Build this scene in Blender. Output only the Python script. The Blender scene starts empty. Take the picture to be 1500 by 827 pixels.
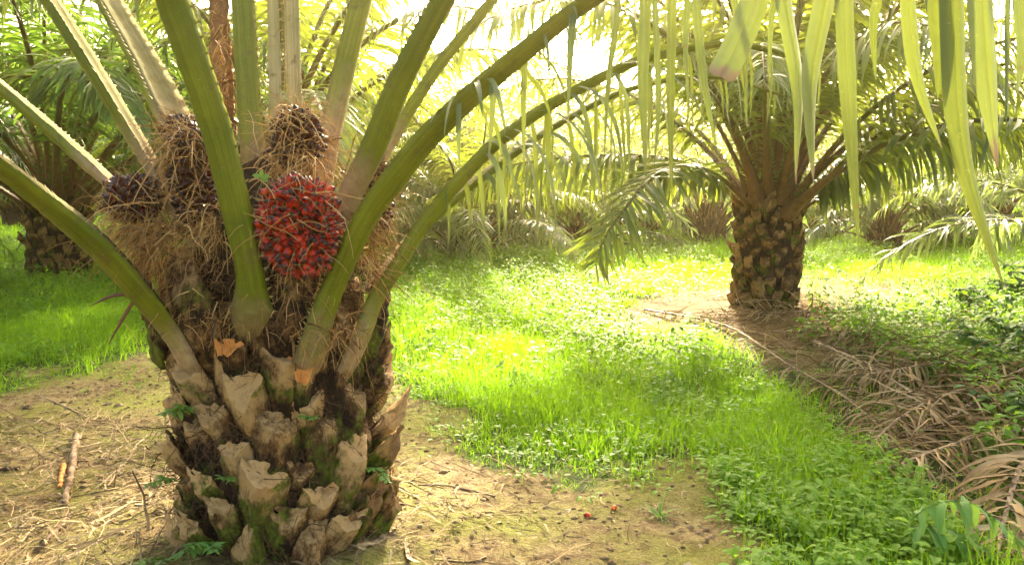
import bpy, math
import numpy as np
from mathutils import Vector, Matrix

R = np.random.default_rng(11)
scene = bpy.context.scene
COL = scene.collection
Z = np.array([0., 0., 1.])

# ------------------------------------------------------------------ camera geometry
FPX, CX, CY = 1299.0, 750.0, 413.5
CAMZ, PITCH = 1.5, math.radians(7.3)
FWD = np.array([0, math.cos(PITCH), -math.sin(PITCH)])
UPV = np.array([0, math.sin(PITCH), math.cos(PITCH)])
CAM = np.array([0, 0, CAMZ])

SUN_AZ, SUN_EL = math.radians(8.5), math.radians(24.0)


def pt(px, py, Y):
    d = FWD + np.array([1., 0, 0]) * (px - CX) / FPX + UPV * (CY - py) / FPX
    return CAM + d * (Y / d[1])


def project(P):
    P = np.asarray(P, float) - CAM
    f = P @ FWD
    f = np.where(f < .05, .05, f)
    return np.stack([CX + FPX * P[..., 0] / f, CY - FPX * (P @ UPV) / f], -1)


# ------------------------------------------------------------------ noise / terrain / layout
def vnoise(x, y, seed=0):
    xi, yi = np.floor(x).astype(np.int64), np.floor(y).astype(np.int64)
    fx, fy = x - xi, y - yi
    fx, fy = fx * fx * (3 - 2 * fx), fy * fy * (3 - 2 * fy)

    def h(i, j):
        n = (i * 374761393 + j * 668265263 + seed * 974634731) & 0x7fffffff
        n = ((n ^ (n >> 13)) * 1274126177) & 0x7fffffff
        return ((n ^ (n >> 16)) & 0xffff) / 65535.0
    return (h(xi, yi) * (1 - fx) + h(xi + 1, yi) * fx) * (1 - fy) + (h(xi, yi + 1) * (1 - fx) + h(xi + 1, yi + 1) * fx) * fy


def fbm(x, y, seed=0, o=3):
    s, a, t = 0, 1, 0
    for k in range(o):
        s = s + a * vnoise(x * 2 ** k, y * 2 ** k, seed + k)
        t += a
        a *= .5
    return s / t


def tz(x, y):
    x, y = np.asarray(x, float), np.asarray(y, float)
    near = np.clip((y - 1) / 4, 0, 1)
    z = (fbm(x * .35, y * .35, 3) - .5) * .16 * near
    z = z + (fbm(x * 2.2, y * 2.2, 9) - .5) * .05
    z = z + .03 * np.exp(-(((x - 2.7) / 1.5) ** 2 + ((y - 9.3) / 1.3) ** 2))
    z = z + .10 * np.exp(-(((x + .93) / .75) ** 2 + ((y - 3.45) / .75) ** 2))
    return z - .02


def gpt(px, py, dz=0.):
    Y = 5.
    z = 0.
    d = FWD + np.array([1., 0, 0]) * (px - CX) / FPX + UPV * (CY - py) / FPX
    for _ in range(12):
        P = CAM + d * ((z - CAMZ) / d[2])
        z = float(tz(P[0], P[1]))
    P[2] += dz
    return P


DIRT_RIGHT = [(525, 560), (600, 585), (660, 615), (705, 665), (780, 685), (860, 698), (960, 690), (1035, 700), (1075, 755), (1120, 827), (1160, 1000), (1300, 2500), (200, 2500), (400, 800)]
DIRT_LEFT = [(-900, 545), (-200, 560), (0, 575), (60, 556), (150, 545), (235, 520), (300, 515), (420, 700), (560, 827), (560, 2500), (-3000, 2500), (-3000, 700)]
DIRT_MOUND = [(925, 458), (985, 440), (1090, 432), (1190, 428), (1290, 430), (1345, 440), (1300, 458), (1240, 475), (1235, 505), (1180, 530), (1110, 510), (1040, 482), (960, 470)]
PILE = [(1010, 462), (1130, 455), (1230, 470), (1330, 480), (1500, 470), (1700, 500), (1800, 827), (1540, 900), (1420, 780), (1300, 690), (1200, 610), (1120, 540), (1040, 490)]


def sdist(pp, poly):
    poly = np.array(poly, float)
    x, y = pp[:, 0], pp[:, 1]
    inside = np.zeros(len(pp), bool)
    dm = np.full(len(pp), 1e9)
    for i in range(len(poly)):
        a, b = poly[i], poly[(i + 1) % len(poly)]
        ab = b - a
        t = np.clip(((x - a[0]) * ab[0] + (y - a[1]) * ab[1]) / (ab @ ab + 1e-9), 0, 1)
        dm = np.minimum(dm, np.hypot(x - a[0] - t * ab[0], y - a[1] - t * ab[1]))
        c = ((a[1] > y) != (b[1] > y)) & (x < ab[0] * (y - a[1]) / (ab[1] if abs(ab[1]) > 1e-9 else 1e-9) + a[0])
        inside ^= c
    return np.where(inside, dm, -dm)


def layout(x, y):
    """0 grass .. 1 bare soil at ground points"""
    P = np.stack([x, y, np.zeros_like(x)], -1)
    pp = project(P)
    n = (fbm(x * 3.1, y * 3.1, 21, 4) - .5) * 1.3
    s1 = sdist(pp, DIRT_RIGHT) + n * 90
    s2 = sdist(pp, DIRT_LEFT) + n * 60
    s3 = 26 + sdist(pp, DIRT_MOUND) * 2.2 + n * 40
    m = np.clip(np.maximum(np.maximum(s1, s2), s3) / 105 + .5, 0, 1)
    m = np.where(y < 1.6, np.clip(m + (1.6 - y), 0, 1), m)
    return m


# ------------------------------------------------------------------ mesh builder
class MB:
    def __init__(s):
        s.V, s.F, s.M, s.T, s.A, s.n, s.S = [], [], [], [], [], 0, []

    def add(s, V, F, mat=0, tint=.5, along=0., smooth=True):
        V = np.asarray(V, float).reshape(-1, 3)
        F = np.asarray(F, np.int64)
        s.V.append(V)
        s.F.append(F + s.n)
        s.M.append(np.broadcast_to(np.asarray(mat, np.int32), (len(F),)))
        s.T.append(np.broadcast_to(np.asarray(tint, float), (len(V),)))
        s.A.append(np.broadcast_to(np.asarray(along, float), (len(V),)))
        s.S.append(np.full(len(F), smooth))
        s.n += len(V)

    def mesh(s, name, mats):
        me = bpy.data.meshes.new(name)
        V = np.concatenate(s.V)
        me.vertices.add(len(V))
        me.vertices.foreach_set('co', V.ravel())
        loops = np.concatenate([f.ravel() for f in s.F])
        cnt = np.concatenate([np.full(len(f), f.shape[1]) for f in s.F])
        me.loops.add(len(loops))
        me.loops.foreach_set('vertex_index', loops.astype(np.int32))
        me.polygons.add(len(cnt))
        me.polygons.foreach_set('loop_start', (np.cumsum(cnt) - cnt).astype(np.int32))
        me.polygons.foreach_set('material_index', np.concatenate(s.M).astype(np.int32))
        me.polygons.foreach_set('use_smooth', np.concatenate(s.S))
        for nm, arr in (('tint', s.T), ('along', s.A)):
            a = me.attributes.new(nm, 'FLOAT', 'POINT')
            a.data.foreach_set('value', np.concatenate(arr).astype(np.float32))
        for m in mats:
            me.materials.append(m)
        me.update()
        me.validate()
        return me

    def build(s, name, mats, parent=None, loc=None):
        if not isinstance(mats, (list, tuple)):
            mats = [mats]
        o = bpy.data.objects.new(name, s.mesh(name, mats))
        COL.objects.link(o)
        if loc is not None:
            o.location = loc
        if parent is not None:
            o.parent = parent
        return o


def tag(o, label=None, cat=None, group=None, kind=None):
    if label: o['label'] = label
    if cat: o['category'] = cat
    if group: o['group'] = group
    if kind: o['kind'] = kind
    return o


def empty(name, loc=(0, 0, 0), rz=0):
    o = bpy.data.objects.new(name, None)
    COL.objects.link(o)
    o.location = loc
    o.rotation_euler = (0, 0, rz)
    o.empty_display_size = .1
    return o


def norm(v):
    return v / np.maximum(np.linalg.norm(v, axis=-1, keepdims=True), 1e-9)


def prof_leaf(t):
    return np.clip(np.minimum(.35 + 4 * t, 1) * np.clip((1.0 - t) / .45, 0, 1) ** .75, .03, 1)


def prof_blade(t):
    return np.clip((1 - t) ** .8, .04, 1)


def prof_oval(t):
    return np.clip(np.sin(np.pi * np.clip(t * .93 + .05, 0, 1)) ** .8, .05, 1)


def prof_strip(t):
    return np.clip(1.0 - .6 * t, .1, 1)


def ribbons(mb, root, d, nrm, L, W, droop, n, prof=prof_leaf, fold=0., mat=0, tint=.5, wob=0., floor=None, two=False, along=None):
    root = np.asarray(root, float)
    K = len(root)
    d = norm(np.asarray(d, float))
    nrm = np.broadcast_to(np.asarray(nrm, float), (K, 3)).copy()
    L = np.broadcast_to(np.asarray(L, float), (K,))
    W = np.broadcast_to(np.asarray(W, float), (K,))
    droop = np.broadcast_to(np.asarray(droop, float), (K,))
    tint = np.broadcast_to(np.asarray(tint, float), (K,))
    fold = np.broadcast_to(np.asarray(fold, float), (K,))
    p = root.copy()
    out = []
    tt = []
    for i in range(n + 1):
        t = i / n
        nrm = nrm - d * np.sum(nrm * d, -1, keepdims=True)
        bad = np.linalg.norm(nrm, axis=-1) < 1e-3
        nrm[bad] = np.cross(d[bad], np.array([1., .3, .2]))
        nrm = norm(nrm)
        side = np.cross(d, nrm)
        hw = (W * .5 * prof(np.float64(t)))[:, None]
        up = nrm * hw * fold[:, None]
        if two:
            out.append(np.stack([p - side * hw, p + side * hw], 1))
        else:
            out.append(np.stack([p - side * hw + up, p, p + side * hw + up], 1))
        if i < n:
            d = d - Z * (droop / n)[:, None]
            if wob:
                d = d + R.normal(0, wob / n, (K, 3))
            d = norm(d)
            p = p + d * (L / n)[:, None]
            if floor is not None:
                fz = floor(p[:, 0], p[:, 1])
                p[:, 2] = np.maximum(p[:, 2], fz)
    c = 2 if two else 3
    V = np.stack(out, 1)                      # K, n+1, c, 3
    base = (np.arange(K) * (n + 1) * c)[:, None, None]
    rows = (np.arange(n) * c)[None, :, None]
    cols = np.arange(c - 1)[None, None, :]
    a = base + rows + cols
    F = np.stack([a, a + 1, a + 1 + c, a + c], -1).reshape(-1, 4)
    tv = np.repeat(tint, (n + 1) * c)
    av = np.tile(np.repeat(np.linspace(0, 1, n + 1), c), K) if along is None else np.repeat(np.broadcast_to(along, (K,)), (n + 1) * c)
    mb.add(V.reshape(-1, 3), F, mat, tv, av)


def catmull(P, n):
    P = np.asarray(P, float)
    Q = np.vstack([2 * P[0] - P[1], P, 2 * P[-1] - P[-2]])
    m = len(P) - 1
    u = np.linspace(0, m - 1e-6, n)
    i = u.astype(int)
    t = (u - i)[:, None]
    a, b, c, e = Q[i], Q[i + 1], Q[i + 2], Q[i + 3]
    return .5 * (2 * b + (c - a) * t + (2 * a - 5 * b + 4 * c - e) * t ** 2 + (3 * b - a - 3 * c + e) * t ** 3)


SEC = np.array([(-.5, 0), (-.27, .07), (0, .11), (.27, .07), (.5, 0), (.47, .17), (.33, .36), (.14, .5), (0, .55), (-.14, .5), (-.33, .36), (-.47, .17)])
SECMAT = np.array([1, 1, 1, 1, 0, 0, 0, 0, 0, 0, 0, 0])
SEC6 = np.array([(-.5, 0), (0, .08), (.5, 0), (.33, .4), (0, .55), (-.33, .4)])


def frames(P, heading):
    T = norm(np.gradient(P, axis=0))
    h = np.array(heading, float)
    h[2] = 0
    S0 = np.cross(Z, norm(h))
    S = norm(S0 - T * (T @ S0)[:, None])
    O = np.cross(S, T)
    return T, S, O


def sweep(mb, P, W, heading, sec=SEC, secmat=None, along=None, tint=.5, dscale=1., jit=0., roll=0.):
    n, m = len(P), len(sec)
    T, S, O = frames(P, heading)
    if roll:
        c, s_ = math.cos(roll), math.sin(roll)
        S, O = S * c + O * s_, O * c - S * s_
    W = np.asarray(W)[:, None, None]
    V = P[:, None, :] + S[:, None, :] * sec[None, :, :1] * W + O[:, None, :] * sec[None, :, 1:] * W * np.asarray(dscale).reshape(-1, 1, 1)
    if jit:
        V = V + R.normal(0, jit, V.shape) * W
    i = np.arange(n - 1)[:, None] * m
    j = np.arange(m)[None, :]
    k = (j + 1) % m
    F = np.stack([i + j, i + k, i + m + k, i + m + j], -1).reshape(-1, 4)
    mat = 0 if secmat is None else np.tile(secmat, n - 1)
    al = np.linspace(0, 1, n) if along is None else along
    mb.add(V.reshape(-1, 3), F, mat, tint, np.repeat(al, m))
    return T, S, O


def tube(mb, P, rad, m=8, mat=0, tint=.5, jit=0., cap=True):
    P = np.asarray(P, float)
    n = len(P)
    T = norm(np.gradient(P, axis=0))
    ref = np.where(np.abs(T[:, 2:3]) > .9, np.array([[1., 0, 0]]), Z[None])
    S = norm(np.cross(T, ref))
    O = np.cross(S, T)
    a = np.linspace(0, 2 * np.pi, m, endpoint=False)
    rad = np.broadcast_to(np.asarray(rad, float), (n,))[:, None, None]
    V = P[:, None] + (S[:, None] * np.cos(a)[None, :, None] + O[:, None] * np.sin(a)[None, :, None]) * rad
    if jit:
        V = V + R.normal(0, jit, V.shape)
    i = np.arange(n - 1)[:, None] * m
    j = np.arange(m)[None, :]
    k = (j + 1) % m
    F = np.stack([i + j, i + k, i + m + k, i + m + j], -1).reshape(-1, 4)
    b = mb.n
    mb.add(V.reshape(-1, 3), F, mat, tint, np.repeat(np.linspace(0, 1, n), m))
    if cap:
        for e, idx in ((0, 0), (1, n - 1)):
            c = V[idx].mean(0)
            ring = V[idx]
            jj = np.arange(m)
            f = np.stack([jj, (jj + 1) % m, np.full(m, m)], -1)
            if e == 0: f = f[:, ::-1]
            mb.add(np.vstack([ring, c]), f, mat, tint, float(e), smooth=False)


# ------------------------------------------------------------------ materials
def new_mat(name):
    m = bpy.data.materials.new(name)
    m.use_nodes = True
    nt = m.node_tree
    nt.nodes.clear()
    out = nt.nodes.new('ShaderNodeOutputMaterial')
    return m, nt, out


def N(nt, t, **kw):
    n = nt.nodes.new(t)
    for k, v in kw.items():
        if k in n.inputs.keys() if not hasattr(n, k) else False:
            n.inputs[k].default_value = v
        else:
            setattr(n, k, v)
    return n


def noise(nt, vec, scale, detail=4, rough=.6, stretch=None):
    n = nt.nodes.new('ShaderNodeTexNoise')
    n.inputs['Scale'].default_value = scale
    n.inputs['Detail'].default_value = detail
    n.inputs['Roughness'].default_value = rough
    if stretch is not None:
        mp = nt.nodes.new('ShaderNodeMapping')
        mp.inputs['Scale'].default_value = stretch
        nt.links.new(vec, mp.inputs['Vector'])
        vec = mp.outputs[0]
    nt.links.new(vec, n.inputs['Vector'])
    return n.outputs['Fac']


def ramp(nt, fac, stops):
    r = nt.nodes.new('ShaderNodeValToRGB')
    e = r.color_ramp.elements
    while len(e) < len(stops):
        e.new(.5)
    for x, (p, c) in zip(e, stops):
        x.position = p
        x.color = (*c, 1) if len(c) == 3 else c
    nt.links.new(fac, r.inputs[0])
    return r.outputs[0]


def mixc(nt, fac, a, b, mode='MIX'):
    m = nt.nodes.new('ShaderNodeMix')
    m.data_type = 'RGBA'
    m.blend_type = mode
    for sock, v in ((m.inputs[0], fac), (m.inputs[6], a), (m.inputs[7], b)):
        if isinstance(v, (int, float)):
            sock.default_value = v
        elif isinstance(v, (tuple, list)):
            sock.default_value = (*v, 1)
        else:
            nt.links.new(v, sock)
    return m.outputs[2]


def mathn(nt, op, a, b=None, clamp=False):
    m = nt.nodes.new('ShaderNodeMath')
    m.operation = op
    m.use_clamp = clamp
    for s, v in zip(m.inputs, (a, b)):
        if v is None: continue
        if isinstance(v, (int, float)):
            s.default_value = v
        else:
            nt.links.new(v, s)
    return m.outputs[0]


def attr(nt, name):
    a = nt.nodes.new('ShaderNodeAttribute')
    a.attribute_name = name
    return a.outputs['Fac']


def principled(nt, col, rough=.5, spec=.4, bump=None, bstr=.3, bdist=.01):
    p = nt.nodes.new('ShaderNodeBsdfPrincipled')
    if isinstance(col, (tuple, list)):
        p.inputs['Base Color'].default_value = (*col, 1)
    else:
        nt.links.new(col, p.inputs['Base Color'])
    if isinstance(rough, (int, float)):
        p.inputs['Roughness'].default_value = rough
    else:
        nt.links.new(rough, p.inputs['Roughness'])
    p.inputs['Specular IOR Level'].default_value = spec
    if bump is not None:
        b = nt.nodes.new('ShaderNodeBump')
        b.inputs['Strength'].default_value = bstr
        b.inputs['Distance'].default_value = bdist
        nt.links.new(bump, b.inputs['Height'])
        nt.links.new(b.outputs[0], p.inputs['Normal'])
    return p


def leaf_mat(name, c0, c1, tr, trans=.35, rough=.42, spec=.5, tipc=None, objvar=True):
    m, nt, out = new_mat(name)
    L = nt.links.new
    geo = nt.nodes.new('ShaderNodeNewGeometry').outputs['Position']
    t = attr(nt, 'tint')
    nz = noise(nt, geo, 9, 3)
    f = mathn(nt, 'ADD', t, mathn(nt, 'MULTIPLY', mathn(nt, 'SUBTRACT', nz, .5), .5), True)
    if objvar:
        oi = nt.nodes.new('ShaderNodeObjectInfo').outputs['Random']
        f = mathn(nt, 'ADD', f, mathn(nt, 'MULTIPLY', mathn(nt, 'SUBTRACT', oi, .5), .4), True)
    col = ramp(nt, f, [(0, c0), (1, c1)])
    trc = mixc(nt, f, tuple(x * .75 for x in tr), tr)
    if tipc:
        al = attr(nt, 'along')
        msk = ramp(nt, mathn(nt, 'ADD', mathn(nt, 'ADD', al, mathn(nt, 'MULTIPLY', mathn(nt, 'SUBTRACT', nz, .5), .25)), mathn(nt, 'MULTIPLY', mathn(nt, 'SUBTRACT', t, .75), .25)), [(.9, (0, 0, 0)), (.98, (1, 1, 1))])
        col = mixc(nt, msk, col, tipc)
        trc = mixc(nt, msk, trc, tuple(x * .45 for x in tipc))
        sp = ramp(nt, noise(nt, geo, 55, 4, .7), [(.62, (0, 0, 0)), (.72, (1, 1, 1))])
        col = mixc(nt, mathn(nt, 'MULTIPLY', sp, .6), col, (.28, .25, .12))
        sp2 = ramp(nt, noise(nt, geo, 23, 3, .6), [(.68, (0, 0, 0)), (.73, (1, 1, 1))])
        col = mixc(nt, mathn(nt, 'MULTIPLY', sp2, .8), col, (.20, .11, .03))
        trc = mixc(nt, mathn(nt, 'MULTIPLY', sp2, .8), trc, (.12, .07, .02))
    p = principled(nt, col, rough, spec)
    tl = nt.nodes.new('ShaderNodeBsdfTranslucent')
    L(trc, tl.inputs['Color'])
    mx = nt.nodes.new('ShaderNodeMixShader')
    mx.inputs[0].default_value = trans
    L(p.outputs[0], mx.inputs[1])
    L(tl.outputs[0], mx.inputs[2])
    L(mx.outputs[0], out.inputs[0])
    return m


def rough_mat(name, stops, scale=8, detail=6, bstr=.5, bdist=.02, rough=.85, stretch=None, spec=.2, use_tint=False, moss=None, coord='Object'):
    m, nt, out = new_mat(name)
    tc = nt.nodes.new('ShaderNodeTexCoord').outputs[coord]
    nz = noise(nt, tc, scale, detail, .65, stretch)
    f = nz
    if use_tint:
        f = mathn(nt, 'ADD', nz, mathn(nt, 'MULTIPLY', mathn(nt, 'SUBTRACT', attr(nt, 'tint'), .5), .5), True)
    col = ramp(nt, f, stops)
    if moss:
        geo = nt.nodes.new('ShaderNodeNewGeometry').outputs['Position']
        mk = ramp(nt, noise(nt, geo, 6, 5, .7), [(moss[1], (0, 0, 0)), (moss[1] + .1, (1, 1, 1))])
        col = mixc(nt, mk, col, moss[0])
    p = principled(nt, col, rough, spec, nz, bstr, bdist)
    nt.links.new(p.outputs[0], out.inputs[0])
    return m


def petiole_mat(name, green0, green1, base0, base1, lo=.04, hi=.2, rough=.45, spec=.22):
    m, nt, out = new_mat(name)
    tc = nt.nodes.new('ShaderNodeTexCoord').outputs['Object']
    st = noise(nt, tc, 26, 5, .65)
    big = noise(nt, tc, 5, 4, .6)
    fine = noise(nt, tc, 160, 2, .5)
    oi = nt.nodes.new('ShaderNodeObjectInfo').outputs['Random']
    g = ramp(nt, mathn(nt, 'ADD', mathn(nt, 'MULTIPLY', big, .75), mathn(nt, 'MULTIPLY', oi, .25)), [(.3, green0), (.75, green1)])
    cx = nt.nodes.new('ShaderNodeCombineXYZ')
    nt.links.new(mathn(nt, 'MULTIPLY', attr(nt, 'tint'), 26), cx.inputs[0])
    nt.links.new(mathn(nt, 'MULTIPLY', attr(nt, 'along'), 3), cx.inputs[1])
    nt.links.new(mathn(nt, 'MULTIPLY', oi, 40), cx.inputs[2])
    sk = noise(nt, cx.outputs[0], 1.0, 5, .7)
    g = mixc(nt, mathn(nt, 'MULTIPLY', ramp(nt, sk, [(.42, (1, 1, 1)), (.62, (0, 0, 0))]), .45), g, mixc(nt, 1.0, g, (.45, .42, .38), 'MULTIPLY'))
    st = mathn(nt, 'ADD', mathn(nt, 'MULTIPLY', st, .5), mathn(nt, 'MULTIPLY', sk, .5))
    spots = ramp(nt, fine, [(.68, (0, 0, 0)), (.76, (1, 1, 1))])
    g = mixc(nt, mathn(nt, 'MULTIPLY', spots, .35), g, (.42, .42, .3))
    scr = ramp(nt, noise(nt, tc, 14, 6, .75), [(.55, (0, 0, 0)), (.66, (1, 1, 1))])
    g = mixc(nt, mathn(nt, 'MULTIPLY', scr, .6), g, (.11, .075, .025))
    b = ramp(nt, st, [(.3, base0), (.62, base1)])
    al = attr(nt, 'along')
    fac = ramp(nt, mathn(nt, 'ADD', al, mathn(nt, 'MULTIPLY', mathn(nt, 'SUBTRACT', mathn(nt, 'ADD', mathn(nt, 'MULTIPLY', big, .5), mathn(nt, 'MULTIPLY', sk, .5)), .5), .3)), [(lo, (0, 0, 0)), (hi, (1, 1, 1))])
    col = mixc(nt, fac, b, g)
    p = principled(nt, col, rough, spec, st, .5, .008)
    nt.links.new(p.outputs[0], out.inputs[0])
    return m


M = {}
M['petiole'] = petiole_mat('petiole_green', (.115, .145, .006), (.25, .26, .014), (.17, .095, .04), (.46, .33, .18), .11, .22, .46)
M['petiole_top'] = petiole_mat('petiole_pale', (.14, .14, .055), (.24, .22, .125), (.20, .13, .07), (.30, .22, .13), .1, .2, .95, .03)
M['petiole_pale'] = petiole_mat('petiole_young_pale', (.34, .34, .17), (.50, .47, .30), (.34, .22, .11), (.5, .38, .24), .05, .15, .8, .05)
M['petiole_brown'] = rough_mat('petiole_sheath_brown', [(.3, (.10, .045, .02)), (.7, (.30, .16, .07))], 14, rough=.9)
M['rachis'] = petiole_mat('rachis_green', (.11, .11, .02), (.21, .19, .045), (.07, .033, .010), (.24, .13, .045), .10, .28)
M['stalk'] = petiole_mat('stalk_brown', (.06, .035, .012), (.10, .06, .02), (.035, .018, .007), (.09, .045, .016), .08, .22)
M['leaf_near'] = leaf_mat('leaflet_near', (.05, .085, .012), (.17, .205, .065), (.21, .25, .03), .21, .42, .45, tipc=(.26, .17, .09))
M['leaf'] = leaf_mat('leaflet_green', (.06, .10, .02), (.14, .18, .05), (.34, .43, .03), .38, .36, .55)
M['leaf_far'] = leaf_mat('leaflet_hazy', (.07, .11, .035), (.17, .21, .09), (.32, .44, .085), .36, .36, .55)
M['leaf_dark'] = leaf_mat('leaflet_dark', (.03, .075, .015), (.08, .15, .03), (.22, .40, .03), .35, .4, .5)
M['spine'] = rough_mat('petiole_spine', [(.3, (.22, .17, .06)), (.7, (.42, .34, .16))], 20)
M['fibre'] = rough_mat('fibre', [(.2, (.13, .06, .018)), (.5, (.37, .21, .065)), (.85, (.62, .42, .16))], 3, bstr=0, use_tint=True)
M['fibre_dark'] = rough_mat('fibre_dark', [(.2, (.035, .018, .009)), (.8, (.15, .08, .035))], 4, bstr=0, use_tint=True)
M['sheath'] = rough_mat('fibre_mat', [(.25, (.05, .025, .01)), (.5, (.19, .10, .04)), (.8, (.36, .22, .09))], 45, 6, .6, .004, use_tint=True)
M['core'] = rough_mat('trunk_core', [(.3, (.022, .013, .008)), (.6, (.07, .04, .02)), (.8, (.13, .08, .04))], 16, bstr=1, bdist=.03, moss=((.04, .06, .01), .62))


def stump_mat(name, dark, mid, pale, mossk=.505, mossc=(.08, .095, .008)):
    m, nt, out = new_mat(name)
    tc = nt.nodes.new('ShaderNodeTexCoord').outputs['Object']
    geo = nt.nodes.new('ShaderNodeNewGeometry').outputs['Position']
    n1 = noise(nt, geo, 11, 8, .7)
    n2 = noise(nt, tc, 40, 5, .7, (1, 1, .25))
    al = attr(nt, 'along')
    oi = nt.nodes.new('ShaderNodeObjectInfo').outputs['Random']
    f = mathn(nt, 'ADD', mathn(nt, 'MULTIPLY', mathn(nt, 'POWER', al, 1.5), .62), mathn(nt, 'SUBTRACT', mathn(nt, 'MULTIPLY', n1, 1.9), .68))  # darker toward the base: dark fibre and moss, plus crevice shade painted in
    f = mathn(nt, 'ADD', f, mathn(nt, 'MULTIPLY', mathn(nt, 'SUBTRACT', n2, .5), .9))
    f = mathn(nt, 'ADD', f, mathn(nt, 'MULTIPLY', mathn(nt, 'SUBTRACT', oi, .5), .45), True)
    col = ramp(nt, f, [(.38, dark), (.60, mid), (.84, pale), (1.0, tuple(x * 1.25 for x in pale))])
    # moss grows lower down the trunk
    zz = nt.nodes.new('ShaderNodeSeparateXYZ')
    nt.links.new(geo, zz.inputs[0])
    g = mathn(nt, 'SUBTRACT', mathn(nt, 'ADD', noise(nt, geo, 5, 6, .75), mathn(nt, 'MULTIPLY', al, -.06)), mathn(nt, 'MULTIPLY', zz.outputs[2], .10))
    mk = ramp(nt, g, [(mossk - .1, (0, 0, 0)), (mossk, (1, 1, 1))])
    mc = ramp(nt, n2, [(.35, tuple(x * .5 for x in mossc)), (.65, tuple(x * 1.8 for x in mossc))])
    col = mixc(nt, mk, col, mc)
    p = principled(nt, col, .85, .2, mathn(nt, 'ADD', n1, n2), .9, .012)
    nt.links.new(p.outputs[0], out.inputs[0])
    return m


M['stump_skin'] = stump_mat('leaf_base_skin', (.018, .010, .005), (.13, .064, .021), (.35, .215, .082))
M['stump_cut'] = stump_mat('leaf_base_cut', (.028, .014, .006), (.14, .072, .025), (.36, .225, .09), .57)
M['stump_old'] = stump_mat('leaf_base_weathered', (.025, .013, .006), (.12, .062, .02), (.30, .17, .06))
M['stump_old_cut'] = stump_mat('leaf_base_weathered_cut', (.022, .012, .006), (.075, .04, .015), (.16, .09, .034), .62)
M['stump_fresh'] = rough_mat('leaf_base_cut_fresh', [(.3, (.45, .14, .025)), (.6, (.62, .26, .06)), (.8, (.66, .45, .22))], 16, 5, .5, .006)
M['soil'] = None
M['dead'] = rough_mat('dead_leaf', [(.2, (.08, .045, .016)), (.5, (.27, .175, .075)), (.85, (.47, .35, .18))], 4, bstr=0, rough=.85, use_tint=True, spec=.08)
M['dead_stem'] = rough_mat('dead_rachis', [(.25, (.16, .10, .05)), (.7, (.42, .31, .19))], 10, stretch=(1, 1, 1))
M['straw'] = rough_mat('straw', [(.2, (.07, .04, .018)), (.5, (.27, .19, .085)), (.85, (.50, .40, .23))], 3, bstr=0, use_tint=True)
M['clod'] = rough_mat('soil_clod', [(.2, (.08, .048, .022)), (.55, (.24, .16, .075)), (.85, (.40, .30, .16))], 30, use_tint=True)
M['wood'] = rough_mat('dead_wood', [(.3, (.045, .028, .015)), (.5, (.17, .11, .06)), (.72, (.36, .27, .17))], 16, 7, 1, .015, moss=((.12, .12, .03), .66))
M['bark_dark'] = rough_mat('dead_wood_dark', [(.3, (.03, .02, .013)), (.7, (.14, .09, .05))], 14, 6, 1, .01)
M['dead_dark'] = rough_mat('dead_leaf_dark', [(.3, (.07, .03, .014)), (.7, (.22, .10, .045))], 8, rough=.7)


def grass_mat(name, c0, c1, tr, trans):
    return leaf_mat(name, c0, c1, tr, trans, .6, .2, objvar=False)


M['grass'] = grass_mat('grass_blades', (.045, .13, .008), (.14, .255, .010), (.35, .64, .014), .5)
M['weed'] = grass_mat('weed_leaves', (.04, .13, .012), (.15, .275, .02), (.34, .62, .025), .45)
M['shrub'] = grass_mat('shrub_leaves', (.03, .09, .022), (.10, .19, .05), (.22, .45, .06), .35)
M['fern'] = grass_mat('fern_leaves', (.06, .15, .03), (.16, .30, .07), (.35, .58, .08), .35)


def fruit_mat(name, stops, rough=.36):
    m, nt, out = new_mat(name)
    al = attr(nt, 'along')
    t = attr(nt, 'tint')
    tc = nt.nodes.new('ShaderNodeTexCoord').outputs['Object']
    nz = noise(nt, tc, 60, 3)
    f = mathn(nt, 'ADD', al, mathn(nt, 'MULTIPLY', mathn(nt, 'SUBTRACT', nz, .5), .35), True)
    f = mathn(nt, 'ADD', f, mathn(nt, 'MULTIPLY', mathn(nt, 'SUBTRACT', t, .5), .45), True)
    col = ramp(nt, f, stops)
    p = principled(nt, col, rough, .35)
    p.inputs['Coat Weight'].default_value = .06
    nt.links.new(p.outputs[0], out.inputs[0])
    return m


M['fruit_red'] = fruit_mat('palm_fruit_red', [(.06, (.68, .17, .012)), (.36, (.52, .03, .005)), (.66, (.28, .009, .004)), (.80, (.045, .006, .005)), (.92, (.012, .007, .006))])
M['fruit_dark'] = fruit_mat('palm_fruit_dark', [(.0, (.34, .07, .02)), (.3, (.15, .028, .012)), (.6, (.06, .016, .010)), (.9, (.016, .009, .006))], .42)

# ground
gm, nt, gout = new_mat('soil_ground')
geo = nt.nodes.new('ShaderNodeNewGeometry').outputs['Position']
dirt = attr(nt, 'tint')
n1 = noise(nt, geo, 1.3, 6, .6)
n2 = noise(nt, geo, 14, 8, .7)
n3 = noise(nt, geo, 70, 4, .7)
soil = ramp(nt, mathn(nt, 'ADD', mathn(nt, 'MULTIPLY', n2, .7), mathn(nt, 'MULTIPLY', n3, .3)), [(.3, (.05, .03, .013)), (.43, (.135, .088, .038)), (.55, (.27, .20, .095)), (.72, (.44, .355, .195))])
mossk = ramp(nt, mathn(nt, 'ADD', mathn(nt, 'MULTIPLY', n1, .75), mathn(nt, 'MULTIPLY', n2, .25)), [(.43, (0, 0, 0)), (.57, (1, 1, 1))])
soil = mixc(nt, mathn(nt, 'MULTIPLY', attr(nt, 'along'), .85), soil, ramp(nt, n2, [(.35, (.065, .033, .013)), (.55, (.155, .085, .034)), (.72, (.25, .155, .07))]))
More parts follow.
